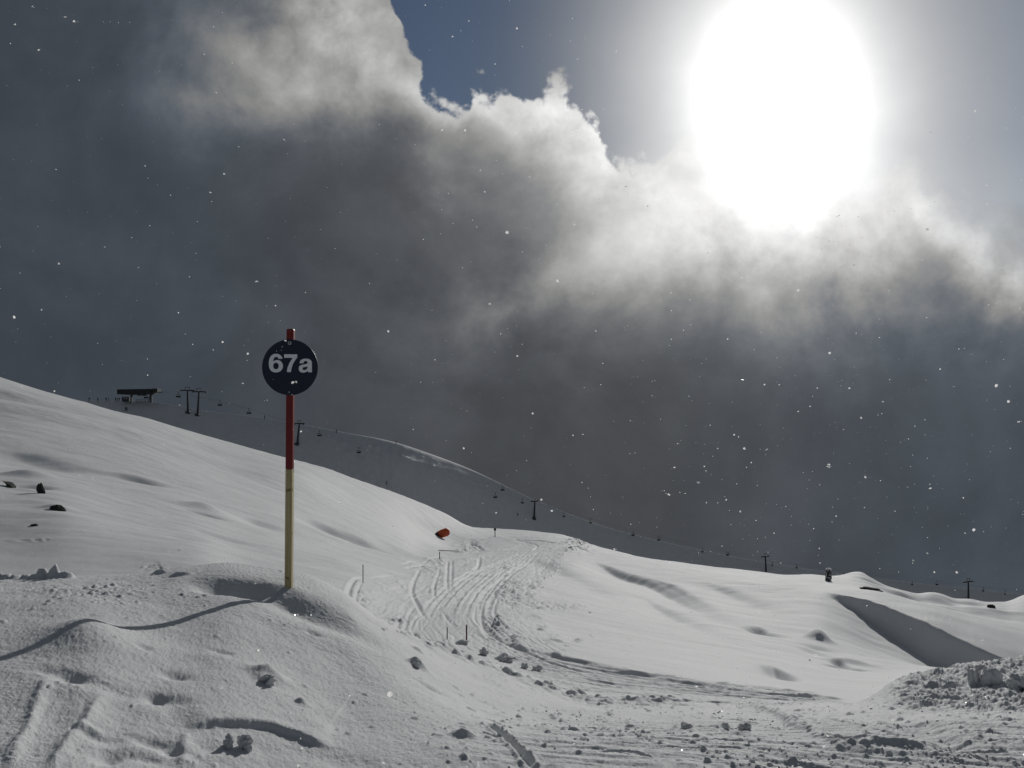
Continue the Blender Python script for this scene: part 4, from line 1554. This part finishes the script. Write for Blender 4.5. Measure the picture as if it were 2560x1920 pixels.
# ------------------------------------------------------------------ falling snow
bm = bmesh.new()
def flake(c, s_):
    n = random.choice((5, 6, 7))
    axis = Matrix.Rotation(random.uniform(0, 6.28), 3, 'X') @ Matrix.Rotation(random.uniform(0, 6.28), 3, 'Z')
    ring = [bm.verts.new(c + axis @ Vector((math.cos(6.283 * k / n) * s_ * random.uniform(.6, 1.2), math.sin(6.283 * k / n) * s_ * random.uniform(.6, 1.2), random.uniform(-.3, .3) * s_))) for k in range(n)]
    a = bm.verts.new(c + axis @ Vector((0, 0, s_ * .15)))
    for k in range(n):
        bm.faces.new((ring[k], ring[(k + 1) % n], a))


cnt = 0
while cnt < 4200:
    d = 1.2 + 20 * random.random() ** 1.15
    xx = random.uniform(-1.0, 1.0) * d
    if random.random() < .35:
        xx = random.gauss(.36, .2) * d
    zz_ = EYE + random.uniform(-.5, .62) * d
    if zz_ < ground_z(xx, d) + .15:
        continue
    if (Vector((xx, d, zz_ - EYE)).normalized()).dot(L) > .988:
        continue
    flake(Vector((xx, d, zz_)), random.lognormvariate(-6.42, .40) * (1 + .05 * d))
    cnt += 1
for i in range(14):
    d = random.uniform(1.0, 3.0)
    c0 = Vector((random.uniform(-.66, .66) * d, d, EYE + random.uniform(-.1, .54) * d))
    for k in range(5):
        flake(c0 + Vector((random.gauss(0, .0022), random.gauss(0, .0022), random.gauss(0, .0015))), random.uniform(.0012, .0022))
o = obj('falling_snow', bm, M_FLAKE)
tag(o, 'fine snowflakes drifting through the air', 'snowflakes', None, 'stuff')

# ------------------------------------------------------------------ sky
world = bpy.data.worlds.new('World')
sc.world = world
world.use_nodes = True
nt = world.node_tree
nt.nodes.clear()
ln = nt.links.new


class E:
    """tiny expression builder over shader math nodes"""
    def __init__(s, sock):
        s.s = sock

    @staticmethod
    def op(o, *a):
        n = nt.nodes.new('ShaderNodeMath')
        n.operation = o
        for i, v in enumerate(a):
            if isinstance(v, E):
                ln(v.s, n.inputs[i])
            else:
                n.inputs[i].default_value = v
        return E(n.outputs[0])

    def __add__(s, o): return E.op('ADD', s, o)
    __radd__ = __add__
    def __sub__(s, o): return E.op('SUBTRACT', s, o)
    def __rsub__(s, o): return E.op('SUBTRACT', o, s)
    def __mul__(s, o): return E.op('MULTIPLY', s, o)
    __rmul__ = __mul__
    def __truediv__(s, o): return E.op('DIVIDE', s, o)


def eexp(e): return E.op('EXPONENT', e)
def esmooth(e, a, b):
    n = nt.nodes.new('ShaderNodeMapRange')
    n.interpolation_type = 'SMOOTHSTEP'
    ln(e.s, n.inputs['Value'])
    n.inputs['From Min'].default_value = a
    n.inputs['From Max'].default_value = b
    return E(n.outputs['Result'])


tc = nt.nodes.new('ShaderNodeTexCoord')
sep = nt.nodes.new('ShaderNodeSeparateXYZ')
ln(tc.outputs['Generated'], sep.inputs[0])
dx, dy, dz = E(sep.outputs[0]), E(sep.outputs[1]), E(sep.outputs[2])
dyc = E.op('MAXIMUM', dy, 0.12)
U = dx / dyc          # slope coordinates of the sky ahead
V = dz / dyc


def vec(a, b, c=0.0):
    n = nt.nodes.new('ShaderNodeCombineXYZ')
    for i, v in enumerate((a, b, c)):
        if isinstance(v, E):
            ln(v.s, n.inputs[i])
        else:
            n.inputs[i].default_value = v
    return n.outputs[0]


def noise(v, scale, detail, rough=.55, dist=0.0):
    n = nt.nodes.new('ShaderNodeTexNoise')
    n.inputs['Scale'].default_value = scale
    n.inputs['Detail'].default_value = detail
    n.inputs['Roughness'].default_value = rough
    n.inputs['Distortion'].default_value = dist
    ln(v, n.inputs['Vector'])
    return E(n.outputs['Fac'])


uv = vec(U, V, 0.3)
uv2 = vec(U + 5.2, V + 1.7, 2.1)
nA = noise(uv, 3.2, 2) - .5
nB = noise(uv2, 3.2, 2) - .5
nC = noise(uv, 9, 7, .6) - .5
nD = noise(uv2, 9, 7, .6) - .5
Uw = U + .16 * nA + .10 * nC
Vw = V + .16 * nB + .10 * nD


def P2(px, py):
    return (px - CX) / F, (HY - py) / F


def blob(px, py, sx, sy, amp, rot=0.0, u=None, v=None):
    u = Uw if u is None else u
    v = Vw if v is None else v
    cu_, cv_ = P2(px, py)
    a = u - cu_
    b = v - cv_
    if rot:
        c_, s_ = math.cos(rot), math.sin(rot)
        a, b = a * c_ + b * s_, b * c_ - a * s_
    a = a * (F / sx)
    b = b * (F / sy)
    return amp * eexp(-1.0 * (a * a + b * b))


# edge of the cloud bank against the open sky
fc = nt.nodes.new('ShaderNodeFloatCurve')
edge = [(700, -420), (900, -260), (975, -60), (1005, 30), (1040, 110), (1085, 185), (1150, 215), (1200, 185), (1300, 195), (1390, 180), (1450, 205), (1490, 250), (1535, 335),
        (1600, 345), (1720, 330), (1850, 420), (1950, 470), (2120, 400), (2240, 350), (2330, 410), (2420, 500), (2560, 545), (2800, 600), (3200, 700)]
U0, U1 = -0.75, 0.98
V0, V1 = 0.1, 0.8
cm = fc.mapping.curves[0]
pts = [((P2(a, b)[0] - U0) / (U1 - U0), (P2(a, b)[1] - V0) / (V1 - V0)) for a, b in edge]
pts = [(0.0, 1.0)] + pts
while len(cm.points) < len(pts):
    cm.points.new(.5, .5)
for q, (a, b) in zip(cm.points, pts):
    q.location = (min(max(a, 0), 1), min(max(b, 0), 1))
    q.handle_type = 'AUTO_CLAMPED'
fc.mapping.update()
nE = noise(uv, 6, 2) - .5
nF = noise(uv2, 16, 8, .62) - .5
un = (U + .05 * nE + .045 * nF - U0) / (U1 - U0)
ln(un.s, fc.inputs['Value'])
vedge = E(fc.outputs[0]) * (V1 - V0) + V0
nG = noise(uv, 14, 8, .6) - .5
nB2 = E.op('ABSOLUTE', noise(uv2, 11, 3, .5) - .5)
nB3 = E.op('ABSOLUTE', noise(uv, 26, 5, .6) - .5)
sdist = vedge + .045 * nG + .05 * nE + .20 * nB2 + .085 * nB3 - .04 - V          # > 0 inside the cloud
soft = esmooth(U, P2(1500, 0)[0], P2(1850, 0)[0])   # wispier towards the sun
mask_h = esmooth(sdist, -.004, .013)
mask_s = esmooth(sdist, -.05, .07)
mask = mask_h * (1.0 - soft) + mask_s * soft
mask = E.op('MAXIMUM', mask, esmooth(dy, 0.30, 0.1))
mask = E.op('MAXIMUM', mask, esmooth(V, .60, .75))
mask = E.op('MAXIMUM', mask, esmooth(E.op('ABSOLUTE', U), .8, 1.0))

# cloud light
base = .066 + .014 * E.op('MAXIMUM', esmooth(V, .58, .9), esmooth(dy, .35, .0))
lum = .0
for b in [(880, 40, 180, 170, .44), (640, 110, 230, 190, .13), (560, 270, 200, 120, .03), (820, 260, 180, 90, .12), (1010, 230, 120, 110, .22), (1190, 260, 130, 80, .28),
          (1080, 430, 90, 70, .09, .6), (1400, 290, 120, 100, .34), (1280, 430, 160, 90, .06), (1480, 420, 130, 100, .24), (1620, 430, 150, 110, .16),
          (1560, 640, 190, 100, .13, .5), (1420, 560, 150, 110, .05), (1430, 720, 110, 60, .09, .4), (1230, 790, 150, 70, .045, .3), (1750, 560, 200, 110, .14),
          (1950, 590, 330, 80, .20), (2250, 520, 220, 110, .26), (2420, 600, 200, 90, .20, -.5), (2560, 680, 150, 90, .26, -.3), (1950, 690, 420, 110, .13),
          (1700, 800, 600, 180, .045), (2250, 800, 350, 120, .05), (1300, 700, 500, 300, .02)]:
    lum = blob(*b) + lum
rim = eexp(-1.0 * ((sdist - .018) / .030) * ((sdist - .018) / .030)) * esmooth(U, P2(900, 0)[0], P2(1100, 0)[0])
tex = noise(uv, 5.5, 9, .6, .3)
SD_ = .026
uvs = vec(U + .9 * SD_ + .03 * nA, V + .5 * SD_ + .03 * nB, 0.3)
uvh = vec(U + .03 * nA, V + .03 * nB, 0.3)
relief = noise(uvh, 6.5, 8, .6) - noise(uvs, 6.5, 8, .6)
texs = esmooth(tex, .32, .68)
contrast = E.op('MAXIMUM', .62 + .62 * texs + 1.9 * relief, .15)
lum = (1.08 * lum + .11 * rim) * contrast + base * (.86 + .22 * texs + .35 * relief)

# glow of the hidden sun, by angle from the sun
dot = nt.nodes.new('ShaderNodeVectorMath')
dot.operation = 'DOT_PRODUCT'
nrm = nt.nodes.new('ShaderNodeVectorMath')
nrm.operation = 'NORMALIZE'
ln(tc.outputs['Generated'], nrm.inputs[0])
ln(nrm.outputs[0], dot.inputs[0])
dot.inputs[1].default_value = L
ang = E.op('ARCCOSINE', E.op('MINIMUM', E(dot.outputs['Value']), .99999)) * (180 / math.pi)
low_ = esmooth(V, P2(0, 330)[1], P2(0, 520)[1])
gu = (U + .012 * nA + .03 * nC - P2(1953, 0)[0]) * F / (1.0 + .22 * low_)
gv = (V + .012 * nB + (.02 + .16 * low_) * nD - P2(0, 275)[1]) * F
ry_ = (gu / 138.0) * (gu / 138.0) + (gv / 195.0) * (gv / 195.0)
core = 2.1 * eexp(-1.0 * E.op('POWER', ry_, .85))
rr_ = E.op('SQRT', gu * gu + .7 * (gv * gv))
halo = .46 * eexp(-1.0 * (rr_ / 375.0) * (rr_ / 375.0)) + (.10 + .62 * esmooth(U, P2(1180, 0)[0], P2(1850, 0)[0])) * eexp(-1.0 * rr_ / 470.0)
front_only = esmooth(dy, .2, .4)
core = core * front_only
halo = halo * front_only
ray = noise(uv, 2.6, 4, .5)
glow_clear = halo * (.75 + .5 * ray)
glow_cloud = halo * (.55 + .6 * tex) * (.12 + .88 * esmooth(V, P2(0, 760)[1], P2(0, 400)[1]))

# open sky
sky = nt.nodes.new('ShaderNodeTexSky')
sky.sky_type = 'NISHITA'
sky.sun_disc = False
sky.sun_elevation = SUN_EL
sky.sun_rotation = SUN_AZ
sky.altitude = 2200
sky.air_density = 1.0
sky.dust_density = .3


def vscale(sock, e):
    n = nt.nodes.new('ShaderNodeVectorMath')
    n.operation = 'SCALE'
    ln(sock, n.inputs[0])
    if isinstance(e, E):
        ln(e.s, n.inputs['Scale'])
    else:
        n.inputs['Scale'].default_value = e
    return n.outputs[0]


def vadd(a, b):
    n = nt.nodes.new('ShaderNodeVectorMath')
    n.operation = 'ADD'
    ln(a, n.inputs[0])
    ln(b, n.inputs[1])
    return n.outputs[0]


def const(c):
    n = nt.nodes.new('ShaderNodeCombineXYZ')
    for i in range(3):
        n.inputs[i].default_value = c[i]
    return n.outputs[0]


SKYS = 0.05
skyc = vscale(sky.outputs['Color'], SKYS * .62 * (.38 + .62 * esmooth(rr_, 200.0, 900.0)))
gcl = vscale(const((1.0, .985, .955)), glow_clear)
clear = vadd(skyc, gcl)
# cloud colour: cooler where dark and away from the sun
cool = esmooth(lum, .06, .24)
mixc = nt.nodes.new('ShaderNodeMix')
mixc.data_type = 'RGBA'
ln(cool.s, mixc.inputs['Factor'])
leftness = esmooth(E.op('ABSOLUTE', U - .02), .1, .5)
mixl = nt.nodes.new('ShaderNodeMix')
mixl.data_type = 'RGBA'
ln(leftness.s, mixl.inputs['Factor'])
mixl.inputs['A'].default_value = (.92, .985, 1.09, 1)
mixl.inputs['B'].default_value = (.80, .965, 1.2, 1)
ln(mixl.outputs['Result'], mixc.inputs['A'])
mixc.inputs['B'].default_value = (1.0, 1.0, .99, 1)
cloud = vadd(vscale(mixc.outputs['Result'], lum), vscale(const((1, .992, .972)), glow_cloud))
fin = nt.nodes.new('ShaderNodeMix')
fin.data_type = 'RGBA'
ln(mask.s, fin.inputs['Factor'])
ln(clear, fin.inputs['A'])
ln(cloud, fin.inputs['B'])
bg = nt.nodes.new('ShaderNodeBackground')
bg.inputs['Strength'].default_value = 1.0
ln(vadd(fin.outputs['Result'], vscale(const((1.0, .99, .97)), core)), bg.inputs['Color'])
wo = nt.nodes.new('ShaderNodeOutputWorld')
ln(bg.outputs[0], wo.inputs['Surface'])

# ------------------------------------------------------------------ sun and camera
sl_ = bpy.data.lights.new('sun', 'SUN')
sl_.energy = 2.35
sl_.angle = math.radians(.53)
sl_.color = (1.0, .975, .935)
so = bpy.data.objects.new('sun', sl_)
so.rotation_euler = (-L).to_track_quat('-Z', 'Y').to_euler()
so.location = L * 60
COL.objects.link(so)

cam = bpy.data.cameras.new('camera')
cam.sensor_width = 36
cam.lens = 36 * F / 2560
cam.shift_y = (HY - 960) / 2560
cam.clip_start = .05
cam.clip_end = 9000
co_ = bpy.data.objects.new('camera', cam)
co_.location = (0, 0, EYE)
co_.rotation_euler = (math.pi / 2, 0, 0)
COL.objects.link(co_)
sc.camera = co_

sc.view_settings.view_transform = 'Standard'
sc.view_settings.look = 'None'
sc.view_settings.exposure = 0
sc.cycles.use_denoising = True
sc.cycles.max_bounces = 6
sc.cycles.diffuse_bounces = 3
sc.cycles.sample_clamp_indirect = 4
